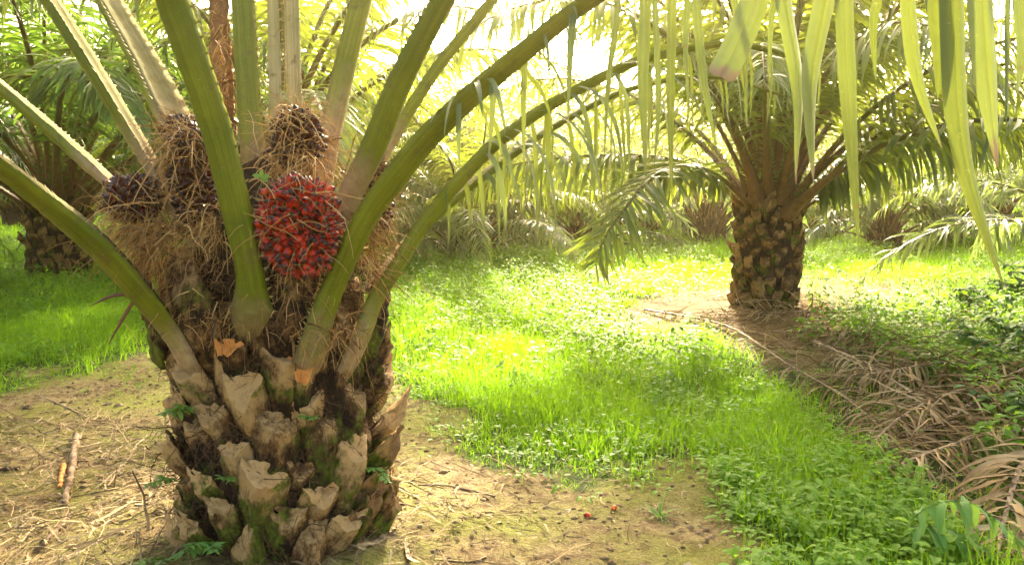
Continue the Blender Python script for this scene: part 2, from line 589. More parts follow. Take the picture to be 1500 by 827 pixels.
mossk = mathn(nt, 'MULTIPLY', mossk, mathn(nt, 'SUBTRACT', 1.0, mathn(nt, 'MULTIPLY', attr(nt, 'along'), .8)))
mossc = ramp(nt, n3, [(.3, (.09, .11, .012)), (.7, (.25, .27, .04))])
soil = mixc(nt, mathn(nt, 'MULTIPLY', mossk, .75), soil, mossc)
under = ramp(nt, n2, [(.3, (.035, .05, .012)), (.6, (.07, .10, .02)), (.8, (.12, .12, .04))])
fm = ramp(nt, mathn(nt, 'ADD', dirt, mathn(nt, 'MULTIPLY', mathn(nt, 'SUBTRACT', n2, .5), .5)), [(.35, (0, 0, 0)), (.6, (1, 1, 1))])
gc = mixc(nt, fm, under, soil)
gp = principled(nt, gc, .95, .1, mathn(nt, 'ADD', n2, mathn(nt, 'MULTIPLY', n3, .5)), .9, .03)
nt.links.new(gp.outputs[0], gout.inputs[0])
M['soil'] = gm

# ------------------------------------------------------------------ ground sheet
u = np.linspace(-1, 1, 420)
gx = np.sign(u) * (np.abs(u) * 9 + np.abs(u) ** 7 * 220)
v = np.linspace(0, 1, 420)
gy = -4 + 22 * v + 260 * v ** 8
X, Y = np.meshgrid(gx, gy)
fade = np.clip(1 - (np.hypot(X, Y - 8) - 40) / 40, 0, 1)
ZZ = tz(X, Y) * fade + (fbm(X * 9, Y * 9, 5) - .5) * .022
lay = layout(X.ravel(), Y.ravel())
ni, nj = X.shape
idx = np.arange(ni * nj).reshape(ni, nj)
F = np.stack([idx[:-1, :-1], idx[:-1, 1:], idx[1:, 1:], idx[1:, :-1]], -1).reshape(-1, 4)
P2c = (2.70, 9.2)
g = MB()
mound = np.clip(1.35 - np.hypot((X - P2c[0]) / 3.0, (Y - P2c[1]) / 2.6) + (fbm(X * 2, Y * 2, 61) - .5) * .7, 0, 1)
g.add(np.stack([X, Y, ZZ], -1), F, 0, lay, mound.ravel())
tag(g.build('ground', M['soil']), kind='structure')

# ------------------------------------------------------------------ grass, weeds, litter (uncountable)
def scatter(n, ymin, ymax, spread=.66, extra=.8):
    """points over the visible wedge of ground and a margin to either side"""
    y = np.sqrt(R.uniform(ymin ** 2, ymax ** 2, n))
    x = R.uniform(-1, 1, n) * (y * spread + extra)
    return x, y


def tufts(mb, x, y, per, hmin, hmax, wid, droop=1.0, tintb=.5, spreadr=.05, hmod=None):
    K = len(x)
    h = R.uniform(hmin, hmax, K)
    if hmod is not None:
        h = h * hmod
    cx = np.repeat(x, per) + R.normal(0, spreadr, K * per)
    cy = np.repeat(y, per) + R.normal(0, spreadr, K * per)
    a = R.uniform(0, 2 * np.pi, K * per)
    tilt = R.uniform(.05, .75, K * per)
    d = np.stack([np.cos(a) * tilt, np.sin(a) * tilt, np.ones(K * per)], -1)
    root = np.stack([cx, cy, tz(cx, cy) - .01], -1)
    nr = np.stack([np.cos(a + 1.57 * R.uniform(-1, 1, K * per)), np.sin(a), np.full(K * per, .3)], -1)
    tt = np.clip(np.repeat(tintb if np.ndim(tintb) else np.full(K, tintb), per) + R.normal(0, .16, K * per), 0, 1)
    ribbons(mb, root, d, nr, np.repeat(h, per) * R.uniform(.55, 1.15, K * per), wid * R.uniform(.6, 1.3, K * per), R.uniform(.3, 1.7, K * per) * droop, 4, prof_blade, 0, 0, tt, two=True)


def herbs(mb, x, y, per, hmin, hmax, lmin, lmax, asp=.45, tintb=.5, stem=True, mat=0):
    K = len(x)
    h = R.uniform(hmin, hmax, K)
    a = R.uniform(0, 2 * np.pi, K * per)
    hh = np.repeat(h, per) * R.uniform(.35, 1.0, K * per)
    rr = R.uniform(0.01, .05, K * per) * (1 + 2 * hh)
    root = np.stack([np.repeat(x, per) + np.cos(a) * rr, np.repeat(y, per) + np.sin(a) * rr, hh + np.repeat(tz(x, y), per)], -1)
    d = np.stack([np.cos(a), np.sin(a), R.uniform(-.15, .8, K * per)], -1)
    L = R.uniform(lmin, lmax, K * per)
    tt = np.clip(np.repeat(np.broadcast_to(tintb, (K,)), per) + R.normal(0, .17, K * per), 0, 1)
    ribbons(mb, root, d, Z, L, L * asp * R.uniform(.8, 1.2, K * per), R.uniform(.2, 1.1, K * per), 4, prof_oval, .25, mat, tt)
    if stem:
        r0 = np.stack([x, y, tz(x, y) - .01], -1)
        dd = np.stack([R.normal(0, .15, K), R.normal(0, .15, K), np.ones(K)], -1)
        ribbons(mb, r0, dd, np.array([0, 1., 0]), h, .004, .1, 2, prof_strip, 0, mat, .3, two=True)


def pile_dist(x, y):
    return sdist(project(np.stack([x, y, np.zeros_like(x)], -1)), PILE)


TR = np.array([-.93, 3.45])      # hero palm foot
P2 = np.array([2.70, 9.33])      # second palm foot


def clear_trunks(x, y):
    return (np.hypot(x - TR[0], y - TR[1]) > .5) & (np.hypot(x - P2[0], y - P2[1]) > .6)


gr = MB()
for (n, y0, y1, per, h0, h1, w) in ((17000, 2.3, 6.0, 7, .07, .19, .0062), (15000, 6.0, 10.0, 7, .09, .24, .008), (11000, 10, 17, 7, .10, .24, .013), (7000, 17, 34, 6, .14, .3, .024)):
    x, y = scatter(n, y0, y1)
    dm = layout(x, y)
    pd = pile_dist(x, y)
    clump = fbm(x * 1.1, y * 1.1, 31)
    keep = (R.uniform(0, 1, n) > np.clip(dm * 1.5, 0, 1) * 1.01) & clear_trunks(x, y)
    keep &= (pd < -6) | (R.uniform(0, 1, n) < .10)
    keep &= R.uniform(0, 1, n) < .55 + clump * .9
    x, y, dm, clump = x[keep], y[keep], dm[keep], clump[keep]
    hm = np.clip(-.1 + clump * 2.1, .35, 1.7) * (1 - .6 * dm)
    tb = np.clip(.2 + .7 * fbm(x * .5, y * .5, 77) + .12 * (y > 9), 0, 1)  # far grass tinted brighter: sunlight put into its colour
    tufts(gr, x, y, per, h0, h1, w, tintb=tb, hmod=hm, spreadr=.03 + .004 * y0)
tag(gr.build('grass', M['grass']), kind='stuff')

wd = MB()
# small creeping herbs mixed in the sward
for (n, y0, y1, per, h0, h1, l0, l1) in ((9000, 2.3, 6.5, 6, .03, .13, .018, .05), (9000, 6.5, 12, 6, .05, .2, .03, .07), (5000, 12, 22, 5, .08, .24, .05, .10)):
    x, y = scatter(n, y0, y1)
    dm = layout(x, y)
    pd = pile_dist(x, y)
    cl = fbm(x * .9, y * .9, 55)
    keep = (R.uniform(0, 1, n) > dm * 1.1) & clear_trunks(x, y) & (R.uniform(0, 1, n) < cl * 1.5 - .15) & ((pd < 0) | (R.uniform(0, 1, n) < .3))
    x, y = x[keep], y[keep]
    herbs(wd, x, y, per, h0, h1, l0, l1, .5, np.clip(.2 + .7 * fbm(x * .6, y * .6, 78), 0, 1))
# taller dark herb patches standing in the sward
x, y = scatter(14000, 4.5, 15)
cl = fbm(x * .55, y * .55, 66)
cl = cl + .3 * np.exp(-((project(np.stack([x, y, 0 * x], -1)) - np.array([770, 455])) ** 2 / np.array([150 ** 2, 38 ** 2])).sum(-1))
k = (cl > .56) & (layout(x, y) < .2) & (pile_dist(x, y) < -20) & (R.uniform(0, 1, len(x)) < .5)
x, y, cl = x[k], y[k], cl[k]
herbs(wd, x, y, 9, .14, .36, .035, .075, .45, np.clip(.35 * fbm(x, y, 90), 0, 1))
# bright low herbs along the near right edge of the path
LOWH = [(1040, 690), (1180, 640), (1300, 690), (1380, 780), (1420, 900), (1100, 900), (1090, 790)]
x, y = scatter(13000, 2.2, 4.6)
pp = project(np.stack([x, y, tz(x, y)], -1))
k = (sdist(pp, LOWH) + (fbm(x * 4, y * 4, 5) - .5) * 80 > 0)
x, y = x[k], y[k]
k = R.uniform(0, 1, len(x)) < fbm(x * 2.4, y * 2.4, 83) * 1.7 - .25
x, y = x[k], y[k]
herbs(wd, x, y, 6, .03, .17, .018, .055, .55, np.clip(.8 + .9 * (fbm(x * 3, y * 3, 8) - .5), 0, 1))
# taller leafy weeds pushing through and behind the dead fronds
TALL = [(1200, 470), (1330, 440), (1500, 420), (1750, 430), (1750, 700), (1480, 660), (1400, 560), (1290, 520)]
x, y = scatter(9000, 3.0, 9.5)
pp = project(np.stack([x, y, tz(x, y)], -1))
cl = fbm(x * 1.6, y * 1.6, 91)
k = (sdist(pp, TALL) + (cl - .5) * 160 > -10) & (R.uniform(0, 1, len(x)) < .8)
x, y = x[k], y[k]
herbs(wd, x, y, 9, .10, .38, .035, .09, .5, np.clip(.15 + fbm(x * 1.5, y * 1.5, 12) * .9, 0, 1))
tag(wd.build('weeds', M['weed']), kind='stuff')


def lit_floor(x, y):
    return tz(x, y) + .004


lt = MB()
x, y = scatter(20000, 1.9, 5.2)
pp = project(np.stack([x, y, tz(x, y)], -1))
sl = sdist(pp, DIRT_LEFT) + (fbm(x * 2, y * 2, 14) - .5) * 120
sr = sdist(pp, DIRT_RIGHT)
nr = np.hypot(x - TR[0], y - TR[1])
k = ((sl > 0) & (x < TR[0] + .3)) | ((sr > -10) & (R.uniform(0, 1, len(x)) < np.clip(.6 - (nr - .5) * .7, .05, .6)))
k |= (sdist(pp, PILE) > -20) & (R.uniform(0, 1, len(x)) < .5)
x, y = x[k], y[k]
K = len(x)
a = R.uniform(0, np.pi * 2, K)
root = np.stack([x, y, tz(x, y) + R.uniform(.004, .03, K)], -1)
ribbons(lt, root, np.stack([np.cos(a), np.sin(a), R.uniform(-.1, .25, K)], -1), np.stack([R.normal(0, .5, K), R.normal(0, .5, K), np.ones(K)], -1),
        R.gamma(2.2, .06, K), R.gamma(2, .0022, K) + .0014, R.uniform(.2, .8, K), 5, prof_strip, .2, 0, R.beta(1.1, 1.4, K), wob=.9, floor=lit_floor)
# dead blades lying in the sward
x, y = scatter(9000, 2.5, 9)
k = (layout(x, y) < .6) & (R.uniform(0, 1, len(x)) < fbm(x, y, 15))
x, y = x[k], y[k]
K = len(x)
a = R.uniform(0, np.pi * 2, K)
ribbons(lt, np.stack([x, y, tz(x, y) + R.uniform(.0, .05, K)], -1), np.stack([np.cos(a), np.sin(a), R.uniform(0, 1.2, K)], -1), Z, R.uniform(.06, .2, K), .005, R.uniform(.5, 1.6, K), 4, prof_blade, 0, 0, R.beta(2, 2, K), floor=lit_floor)
# clods and small stones
x, y = scatter(9000, 1.9, 6.5)
k = (layout(x, y) > .45) & (R.uniform(0, 1, len(x)) < fbm(x * 2.5, y * 2.5, 19) * 1.3 - .2)
for q in (np.hypot(x - P2[0], y - P2[1]) < 1.4,):
    k |= q & (R.uniform(0, 1, len(x)) < .8)
x, y = x[k], y[k]
K = len(x)
u1, v1 = np.meshgrid(np.linspace(0, 2 * np.pi, 7)[:-1], np.linspace(.15, np.pi - .15, 5))
US = np.stack([np.cos(u1) * np.sin(v1), np.sin(u1) * np.sin(v1), np.cos(v1)], -1).reshape(-1, 3)
sz = R.gamma(2.0, .0028, K) + .0025
V = US[None] * sz[:, None, None] * R.uniform(.6, 1.3, (K, 30, 1)) * np.array([1.2, 1., .7])
V = V + np.stack([x, y, tz(x, y) + (fbm(x * 9, y * 9, 5) - .5) * .022], -1)[:, None]
ii = (np.arange(4) * 6)[:, None]
jj = np.arange(6)[None]
f1 = np.stack([ii + jj, ii + 6 + jj, ii + 6 + (jj + 1) % 6, ii + (jj + 1) % 6], -1).reshape(-1, 4)
f1 = np.vstack([f1, [[0, 1, 2, 3], [0, 3, 4, 5]]])
lt.add(V.reshape(-1, 3), ((np.arange(K) * 30)[:, None, None] + f1[None]).reshape(-1, 4), 2, np.repeat(R.uniform(0, 1, K), 30))
# soil crumbs and leaf scraps
x, y = scatter(5200, 1.9, 6)
k = layout(x, y) > .5
x, y = x[k], y[k]
K = len(x)
a = R.uniform(0, 6.28, K)
L = R.gamma(2, .009, K) + .004
ribbons(lt, np.stack([x, y, tz(x, y) + .006], -1), np.stack([np.cos(a), np.sin(a), R.uniform(-.1, .5, K)], -1), Z, L, L * .55, .8, 3, prof_oval, .35, 0, R.beta(1.3, 2.2, K))
x, y = scatter(15000, 2.4, 9)
sd_ = pile_dist(x, y)
k = (sd_ + (fbm(x * 2, y * 2, 41) - .5) * 120 > 0) & (R.uniform(0, 1, len(x)) < .22)
x, y = x[k], y[k]
K = len(x)
a = R.normal(.35, .6, K) + np.pi * R.integers(0, 2, K)
ribbons(lt, np.stack([x, y, tz(x, y) + R.uniform(.01, .26, K)], -1), np.stack([np.cos(a), np.sin(a), R.uniform(-.1, .5, K)], -1), np.stack([R.normal(0, .5, K), R.normal(0, .5, K), np.ones(K)], -1),
        R.gamma(3, .09, K), R.gamma(3, .0022, K) + .002, R.uniform(.4, 1.6, K), 6, prof_strip, .4, 1, R.beta(2, 2, K), wob=.9, floor=lit_floor)
tag(lt.build('leaf_litter', [M['straw'], M['dead'], M['clod']]), kind='stuff')

# ------------------------------------------------------------------ frond builders
def leaf_set(mb, P, T, S, O, f0, f1, K, lmax, wid, droop, nseg, fold=.35, mat=0, lift=.3, fwd=.75, tint0=.5, endfrac=1.0, floor=None, wob=.35, fj=.15):
    """leaflets along both sides of a rachis P between fractions f0..f1"""
    n = len(P)
    for sgn in (-1, 1):
        s = np.linspace(f0, f1, K) + R.normal(0, .3 / K, K)
        s = np.clip(s, f0, .999)
        q = s * (n - 1)
        i = np.clip(q.astype(int), 0, n - 2)
        w = (q - i)[:, None]
        p = P[i] * (1 - w) + P[i + 1] * w
        t, sd, o = T[i], S[i], O[i]
        rel = (s - f0) / max(f1 - f0, 1e-6)
        Lp = np.clip(np.minimum(.45 + 2.2 * rel, 1) * (1 - .62 * np.clip((rel - .45) / .55, 0, 1) ** 1.5), .15, 1) * lmax * R.uniform(.82, 1.1, K)
        plane = np.where(np.arange(K) % 2 == 0, lift, -lift * .5) + R.normal(0, .2, K)
        fw = fwd * (.7 + .9 * rel) + R.normal(0, fj, K)
        d = sd * sgn + t * fw[:, None] - o * plane[:, None]
        ribbons(mb, p, d, -o + R.normal(0, .25, (K, 3)), Lp, wid * R.uniform(.8, 1.15, K) * np.clip(1.15 - .6 * rel, .5, 1), droop * R.uniform(.4, 1.6, K), nseg, prof_leaf, fold, mat, np.clip(tint0 + R.normal(0, .22, K), 0, 1), wob=wob, floor=floor)


def arc_path(L, e0, bend, n=30, p=1.4, side=0.):
    s = np.linspace(0, 1, n)
    e = e0 - bend * s ** p
    az = side * s ** 1.5
    d = np.stack([np.cos(e) * np.cos(az), np.cos(e) * np.sin(az), np.sin(e)], -1)
    P = np.cumsum(d * L / (n - 1), 0)
    return np.vstack([np.zeros(3), P[:-1]])


def spines(mb, P, T, S, O, W, f0, f1, K, ln, mat=2):
    n = len(P)
    for sgn in (-1, 1):
        q = np.linspace(f0, f1, K) * (n - 1) + R.normal(0, .1, K)
        i = np.clip(q.astype(int), 0, n - 2)
        w = (q - i)[:, None]
        p = P[i] * (1 - w) + P[i + 1] * w + S[i] * sgn * W[i][:, None] * .49
        d = S[i] * sgn + T[i] * R.uniform(.2, .9, K)[:, None] - O[i] * R.uniform(.0, .4, K)[:, None]
        ribbons(mb, p, d, O[i], ln * R.uniform(.5, 1.3, K), ln * .4, 0, 1, prof_blade, 0, mat, .5, two=True)


def generic_frond(L, e0, bend, K=78, lmax=.62, wid=.036, pet=.2, side=0., nseg=5, droop=1.3, lod=0):
    mb = MB()
    n = 26 if lod == 0 else 16
    P = arc_path(L, e0, bend, n, 1.35, side)
    s = np.linspace(0, 1, n)
    W = .08 * (1 - s) ** .9 * (1 + 1.5 * np.exp(-s / .04)) + .006
    T, S, O = sweep(mb, P, W, (1, 0, 0), SEC6, None, s)
    leaf_set(mb, P, T, S, O, pet, .995, K, lmax, wid, droop, nseg, .35, 1)
    if lod == 0:
        spines(mb, P, T, S, O, W, .05, pet, 22, .05, 1)
    return mb


VAR, VARF = [], []
for k, (e, b, L) in enumerate([(84, 40, 3.4), (76, 70, 3.9), (68, 85, 4.1), (60, 95, 4.2), (52, 100, 4.2), (44, 98, 4.1), (34, 92, 4.0), (22, 85, 3.8), (64, 75, 4.2), (48, 85, 4.0)]):
    VAR.append(generic_frond(L, math.radians(e), math.radians(b), side=R.uniform(-.5, .5)).mesh('frond', [M['rachis'], M['leaf']]))
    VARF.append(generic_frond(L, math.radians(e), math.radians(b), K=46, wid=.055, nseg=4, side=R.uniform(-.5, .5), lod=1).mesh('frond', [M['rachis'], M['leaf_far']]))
VARD = []
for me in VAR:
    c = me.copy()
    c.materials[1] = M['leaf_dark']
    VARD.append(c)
ORDER = [0, 1, 8, 2, 3, 9, 4, 5, 6, 7]      # steep to flat


# ------------------------------------------------------------------ leaf bases (cut petiole stubs)
def stump_mesh(kind):
    """butt of a pruned leaf stalk: broad clasping base, oblique cut at the top, torn edges"""
    mb = MB()
    w = R.uniform(.074, .094)
    th = R.uniform(.045, .066)
    L = R.uniform(.13, .19)
    sx, sy = R.normal(0, .38), -R.uniform(.2, 1.1)
    peak = R.uniform(-.5, .5)
    pk = R.uniform(0, .045)
    xs = np.linspace(-1, 1, 15)
    outer = np.stack([xs, (1 - np.abs(xs) ** 2.4) * (1 + .25 * np.cos(xs * 3.1))], -1)
    xi = np.linspace(1, -1, 11)[1:-1]
    inner = np.stack([xi, -.10 + .12 * (1 - xi ** 2)], -1)
    sec = np.vstack([outer, inner])
    m = len(sec)
    nr = 14
    ph = R.uniform(0, 6.28, 4)
    rings = []
    for i in range(nr):
        t = i / (nr - 1)
        ww = w * (1.12 - .1 * t - .22 * max(t - .75, 0)) * (1 - .25 * (1 - t) ** 2)
        tt = th * (.75 + .45 * t)
        x = sec[:, 0] * ww
        y = sec[:, 1] * tt + .02 * math.sin(2 * t + ph[0]) - .03 * t * t
        ztop = L + sx * x + sy * (sec[:, 1] * tt - th * .5) + pk * np.exp(-((sec[:, 0] - peak) / .35) ** 2)
        z = t * ztop + (1 - t) * (-.13)
        amp = .0035
        bx = amp * np.sin(sec[:, 0] * 7 + z * 40 + ph[1]) + amp * np.sin(z * 90 + sec[:, 0] * 11 + ph[2])
        V = np.stack([x + bx * .6, y + bx, z], -1) + R.normal(0, .0012, (m, 3))
        if i == nr - 1:
            V[:, 2] += R.normal(0, .004, m) + .006 * np.sin(sec[:, 0] * 9 + ph[3])
        rings.append(V)
    V = np.array(rings)
    i = np.arange(nr - 1)[:, None] * m
    j = np.arange(m)[None, :]
    k = (j + 1) % m
    F = np.stack([i + j, i + k, i + m + k, i + m + j], -1).reshape(-1, 4)
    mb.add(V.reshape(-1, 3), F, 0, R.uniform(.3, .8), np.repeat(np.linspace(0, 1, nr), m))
    top = V[-1]
    c = top.mean(0)
    rimv = top * .88 + c * .12 + np.array([0, 0, .003])
    mid = top * .45 + c * .55 + R.normal(0, .003, top.shape) - np.array([0, 0, R.uniform(.0, .012)])
    jj = np.arange(m)
    k = (jj + 1) % m
    mb.add(np.vstack([top, rimv, mid, c - np.array([0, 0, R.uniform(.004, .018)])]), np.vstack([np.stack([jj, k, m + k, m + jj], -1), np.stack([m + jj, m + k, 2 * m + k, 2 * m + jj], -1)]), 1, .5, 1.)
    mb.add(np.vstack([mid, c - np.array([0, 0, R.uniform(.004, .018)])]), np.stack([jj, k, np.full(m, m)], -1), 1, .5, 1.)
    # torn fibres along the cut rim and the flanks
    K = 26
    q = R.integers(0, m, K)
    ribbons(mb, top[q] - np.array([0, 0, .01]), np.stack([R.normal(0, .3, K), R.normal(0, .3, K), R.uniform(.2, 1, K)], -1), np.array([0, 1., 0]), R.uniform(.01, .04, K), .0025, .6, 3, prof_strip, 0, 0, .5, two=True, along=.7)
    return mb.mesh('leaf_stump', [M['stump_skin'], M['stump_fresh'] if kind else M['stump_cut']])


STUMPS = [stump_mesh(0) for _ in range(12)]
FRESH = [stump_mesh(1) for _ in range(2)]
DARKS = []
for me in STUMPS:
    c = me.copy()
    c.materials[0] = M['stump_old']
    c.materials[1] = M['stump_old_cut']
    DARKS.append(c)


def place_basis(o, pos, axis, outward, scale=1.):
    a = norm(np.asarray(axis, float))
    y = norm(outward - a * (outward @ a))
    x = np.cross(y, a)
    m = Matrix(((x[0], y[0], a[0], pos[0]), (x[1], y[1], a[1], pos[1]), (x[2], y[2], a[2], pos[2]), (0, 0, 0, 1)))
    o.matrix_local = m @ Matrix.Scale(scale, 4)


def add_stumps(parent, n, zlo, zhi, rfun, tilt0, tilt1, scale, fresh=0, rot=0., dark=False):
    nfresh = 0
    for k in range(n):
        t = (k + .5) / n
        a = rot + k * 2.39996
        zz = zlo + (zhi - zlo) * t + R.normal(0, .012)
        outw = np.array([math.cos(a), math.sin(a), 0])
        r = rfun(t) + R.normal(0, .008)
        tilt = math.radians(tilt0 + (tilt1 - tilt0) * t + R.normal(0, 9))
        axis = outw * math.cos(tilt) + Z * math.sin(tilt) + R.normal(0, .10, 3)
        isf = nfresh < fresh and t > .8 and outw[1] < -.86
        nfresh += isf
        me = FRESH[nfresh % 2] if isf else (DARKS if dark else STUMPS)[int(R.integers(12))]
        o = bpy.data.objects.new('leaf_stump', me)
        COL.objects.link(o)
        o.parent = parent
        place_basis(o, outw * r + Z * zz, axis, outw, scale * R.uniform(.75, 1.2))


def trunk_core(rz, name, parent, loc=None, seg=40):
    """rz: list of (z, r)"""
    mb = MB()
    zs = np.linspace(rz[0][0], rz[-1][0], 34)
    rs = np.interp(zs, [q[0] for q in rz], [q[1] for q in rz])
    a = np.linspace(0, 2 * np.pi, seg, endpoint=False)
    A, ZS = np.meshgrid(a, zs)
    RR = rs[:, None] * (1 + .10 * (fbm(np.cos(A) * 4 + 7, ZS * 9 + np.sin(A) * 4, 17) - .5) * 2)
    V = np.stack([RR * np.cos(A), RR * np.sin(A), ZS], -1).reshape(-1, 3)
    m = seg
    i = np.arange(len(zs) - 1)[:, None] * m
    j = np.arange(m)[None, :]
    k = (j + 1) % m
    mb.add(V, np.stack([i + j, i + k, i + m + k, i + m + j], -1).reshape(-1, 4))
    jj = np.arange(m)
    mb.add(np.vstack([V[-m:], [0, 0, zs[-1] + .02]]), np.stack([jj, (jj + 1) % m, np.full(m, m)], -1))
    return mb.build(name, M['core'], parent)


# ------------------------------------------------------------------ background palms
BUTTS = []
for q in range(3):
    mb = MB()
    for k in range(54):
        t = k / 54
        a = k * 2.39996
        P = arc_path(R.uniform(.4, .75), math.radians(35 + 45 * t + R.normal(0, 6)), math.radians(-12), 7)
        c_, s_ = math.cos(a), math.sin(a)
        P = np.stack([P[:, 0] * c_ - P[:, 1] * s_, P[:, 0] * s_ + P[:, 1] * c_, P[:, 2]], -1) + np.array([c_ * .3, s_ * .3, -.25 + .55 * t])
        sweep(mb, P, np.linspace(.12, .03, 7), (c_, s_, 0), SEC6, None, np.linspace(0, .2, 7), .5)
    BUTTS.append(mb.mesh('stalk_bases', [M['stalk']]))
def palm(x, y, label, n, L=1., th=.9, tr=.33, stumps=0, meshes=VAR, group=None, flat=(0, 9), rot=None, sscale=.8, skip=(), zb=1.0):
    root = empty('oil_palm', (x, y, float(tz(x, y)) - .03))
    tag(root, label, 'palm tree', group)
    tk = trunk_core([(-.1, tr * .9), (th * .3, tr), (th, tr * .95), (th + .45, tr * .45)], 'trunk', root, seg=24)
    if not stumps:
        bt = bpy.data.objects.new('stalk_bases', BUTTS[int(R.integers(3))])
        COL.objects.link(bt)
        bt.parent = root
        bt.location = (0, 0, th * .5)
        bt.rotation_euler = (0, 0, R.uniform(0, 6))
        bt.scale = (tr / .34 * .75, tr / .34 * .75, tr / .34 * .62)
    if stumps:
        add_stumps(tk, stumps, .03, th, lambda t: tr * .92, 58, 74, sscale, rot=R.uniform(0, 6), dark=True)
    r0 = R.uniform(0, 6.28) if rot is None else rot
    for k in range(n):
        t = (k + .5) / n
        ci = int(round(flat[0] + (flat[1] - flat[0]) * (1 - t) + R.normal(0, .4)))
        me = meshes[ORDER[min(max(ci, 0), 9)]]
        a = r0 + k * 2.39996
        if any(abs((a - q + math.pi) % (2 * math.pi) - math.pi) < w_ and ci >= cmin for q, w_, cmin in skip):
            continue
        o = bpy.data.objects.new('frond', me)
        COL.objects.link(o)
        o.parent = root
        rr = tr * (.9 - .7 * t)
        o.location = (math.cos(a) * rr, math.sin(a) * rr, th * zb - .08 + (.42 + th * (1 - zb)) * t)
        o.rotation_euler = (R.normal(0, .10), R.normal(0, .06), a)
        s = L * R.uniform(.88, 1.1)
        o.scale = (s, s, s)
    return root


def path_frond(parent, pts, heading, K=70, lmax=.6, wid=.036, droop=1.3, pet=.15, w0=.07, mats=None, n=36, name='frond', lift=.3, fwd=.75):
    """a frond of a palm through world points, drawn in the palm's own space"""
    mb = MB()
    P = catmull(np.array(pts) - np.array(parent.location), n)
    s = np.linspace(0, 1, n)
    W = w0 * (1 - s) ** .9 + .007
    T, S, O = sweep(mb, P, W, heading, SEC6, None, s)
    leaf_set(mb, P, T, S, O, pet, .995, K, lmax, wid, droop, 6, .35, 1, lift=lift, fwd=fwd)
    return mb.build(name, mats or [M['rachis'], M['leaf']], parent)


p2 = palm(P2[0], P2[1], 'squat oil palm with dark stubbly trunk standing alone on a bare brown mound', 44, 1.08, 1.1, .315, 96, sscale=.8, rot=.3, flat=(0, 8), skip=((math.radians(180), .5, 5), (math.radians(255), .4, 6)))
path_frond(p2, [pt(1088, 300, 9.2), pt(1050, 262, 9.1), pt(985, 232, 8.9), pt(900, 226, 8.7), pt(800, 232, 8.5), pt(710, 252, 8.3), pt(640, 290, 8.2)], (-1, -.15, 0), 105, .62, .046, 2.6, .12, lift=.1)
path_frond(p2, [pt(1095, 295, 9.1), pt(1060, 262, 8.8), pt(1010, 240, 8.4), pt(960, 255, 8.1), pt(915, 305, 7.9), pt(885, 350, 7.8), pt(872, 388, 7.8)], (-.8, -.6, 0), 62, .66, .036, .45, .22, fwd=.45, lift=.12)
path_frond(p2, [pt(1165, 310, 9.2), pt(1205, 270, 9.0), pt(1270, 222, 8.8), pt(1360, 192, 8.6), pt(1460, 182, 8.4), pt(1570, 200, 8.2)], (1, -.2, 0), 100, .75, .044, 2.6, .16, lift=.1)
path_frond(p2, [pt(1160, 315, 9.2), pt(1200, 285, 9.2), pt(1260, 215, 9.3), pt(1330, 130, 9.4), pt(1420, 50, 9.4), pt(1540, 0, 9.4)], (1, .1, 0), 74, .7, .038, 1.5, .16)

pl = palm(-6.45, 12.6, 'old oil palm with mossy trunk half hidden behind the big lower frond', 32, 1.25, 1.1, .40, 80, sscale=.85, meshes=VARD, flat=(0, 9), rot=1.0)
pf = palm(*pt(685, 378, 14.9)[:2], 'low trunkless oil palm with fan of brown leaf stalks in the bright grass', 36, .8, .3, .34, 0, flat=(0, 9), rot=2., zb=.6)
pr = palm(*pt(1295, 362, 17.2)[:2], 'small oil palm with pale arching fronds beyond the bright grass', 28, .72, .35, .3, 0, meshes=VARF, flat=(2, 9), rot=.5, zb=.7)
FM = [M['rachis'], M['leaf_far']]
for pts in (((1300, 328), (1304, 300), (1290, 287), (1272, 300), (1264, 338)), ((1310, 322), (1326, 291), (1352, 286), (1368, 306), (1374, 330)),
            ((1320, 326), (1356, 298), (1382, 301), (1402, 334)), ((1283, 332), (1240, 306), (1206, 318), (1184, 352))):
    path_frond(pr, [pt(a_, b_, 16.9 - .15 * i_) for i_, (a_, b_) in enumerate(pts)], (pts[-1][0] - pts[0][0], -10, 0), 44, .42, .045, .9, .2, .05, FM, lift=.1, fwd=.5)
for pts in (((670, 336), (640, 320), (606, 328), (578, 350)), ((700, 334), (738, 310), (785, 330), (832, 374)), ((694, 326), (728, 296), (770, 296), (806, 320)), ((680, 320), (668, 290), (640, 276), (612, 292))):
    path_frond(pf, [pt(a_, b_, 14.6 - .2 * i_) for i_, (a_, b_) in enumerate(pts)], (pts[-1][0] - pts[0][0], -10, 0), 50, .5, .045, 1., .2, .06, FM, lift=.1, fwd=.5)
pe = palm(7.4, 10.6, 'young oil palm with bluish fronds reaching in from the edge of the clearing', 22, .8, .5, .3, 0, meshes=VARF, flat=(1, 9), rot=.9)
palm(*pt(1035, 352, 18.8)[:2], 'dark low oil palm seen between the second palm and the hanging frond', 24, .75, .4, .42, 0, meshes=VARF, flat=(1, 9))
palm(*pt(770, 352, 19.5)[:2], 'grey green oil palm with drooping fronds behind the low trunkless palm', 26, .85, .5, .42, 0, meshes=VARF, flat=(1, 9))
palm(-7.2, 7.8, 'oil palm with dark green fronds sweeping in above the lower stalk, trunk out of view', 18, 1.2, 2.1, .4, 0, meshes=VARD, flat=(0, 6), rot=.2)
palm(*pt(415, 360, 11.5)[:2], 'tall oil palm hidden behind the fruiting palm with only its crown showing', 20, 1.25, 1.7, .36, 0, meshes=VAR, flat=(0, 9))
palm(*pt(470, 352, 16.5)[:2], 'bushy oil palm directly behind the fruiting palm', 28, 1.1, .9, .4, 0, meshes=VAR, flat=(0, 9))
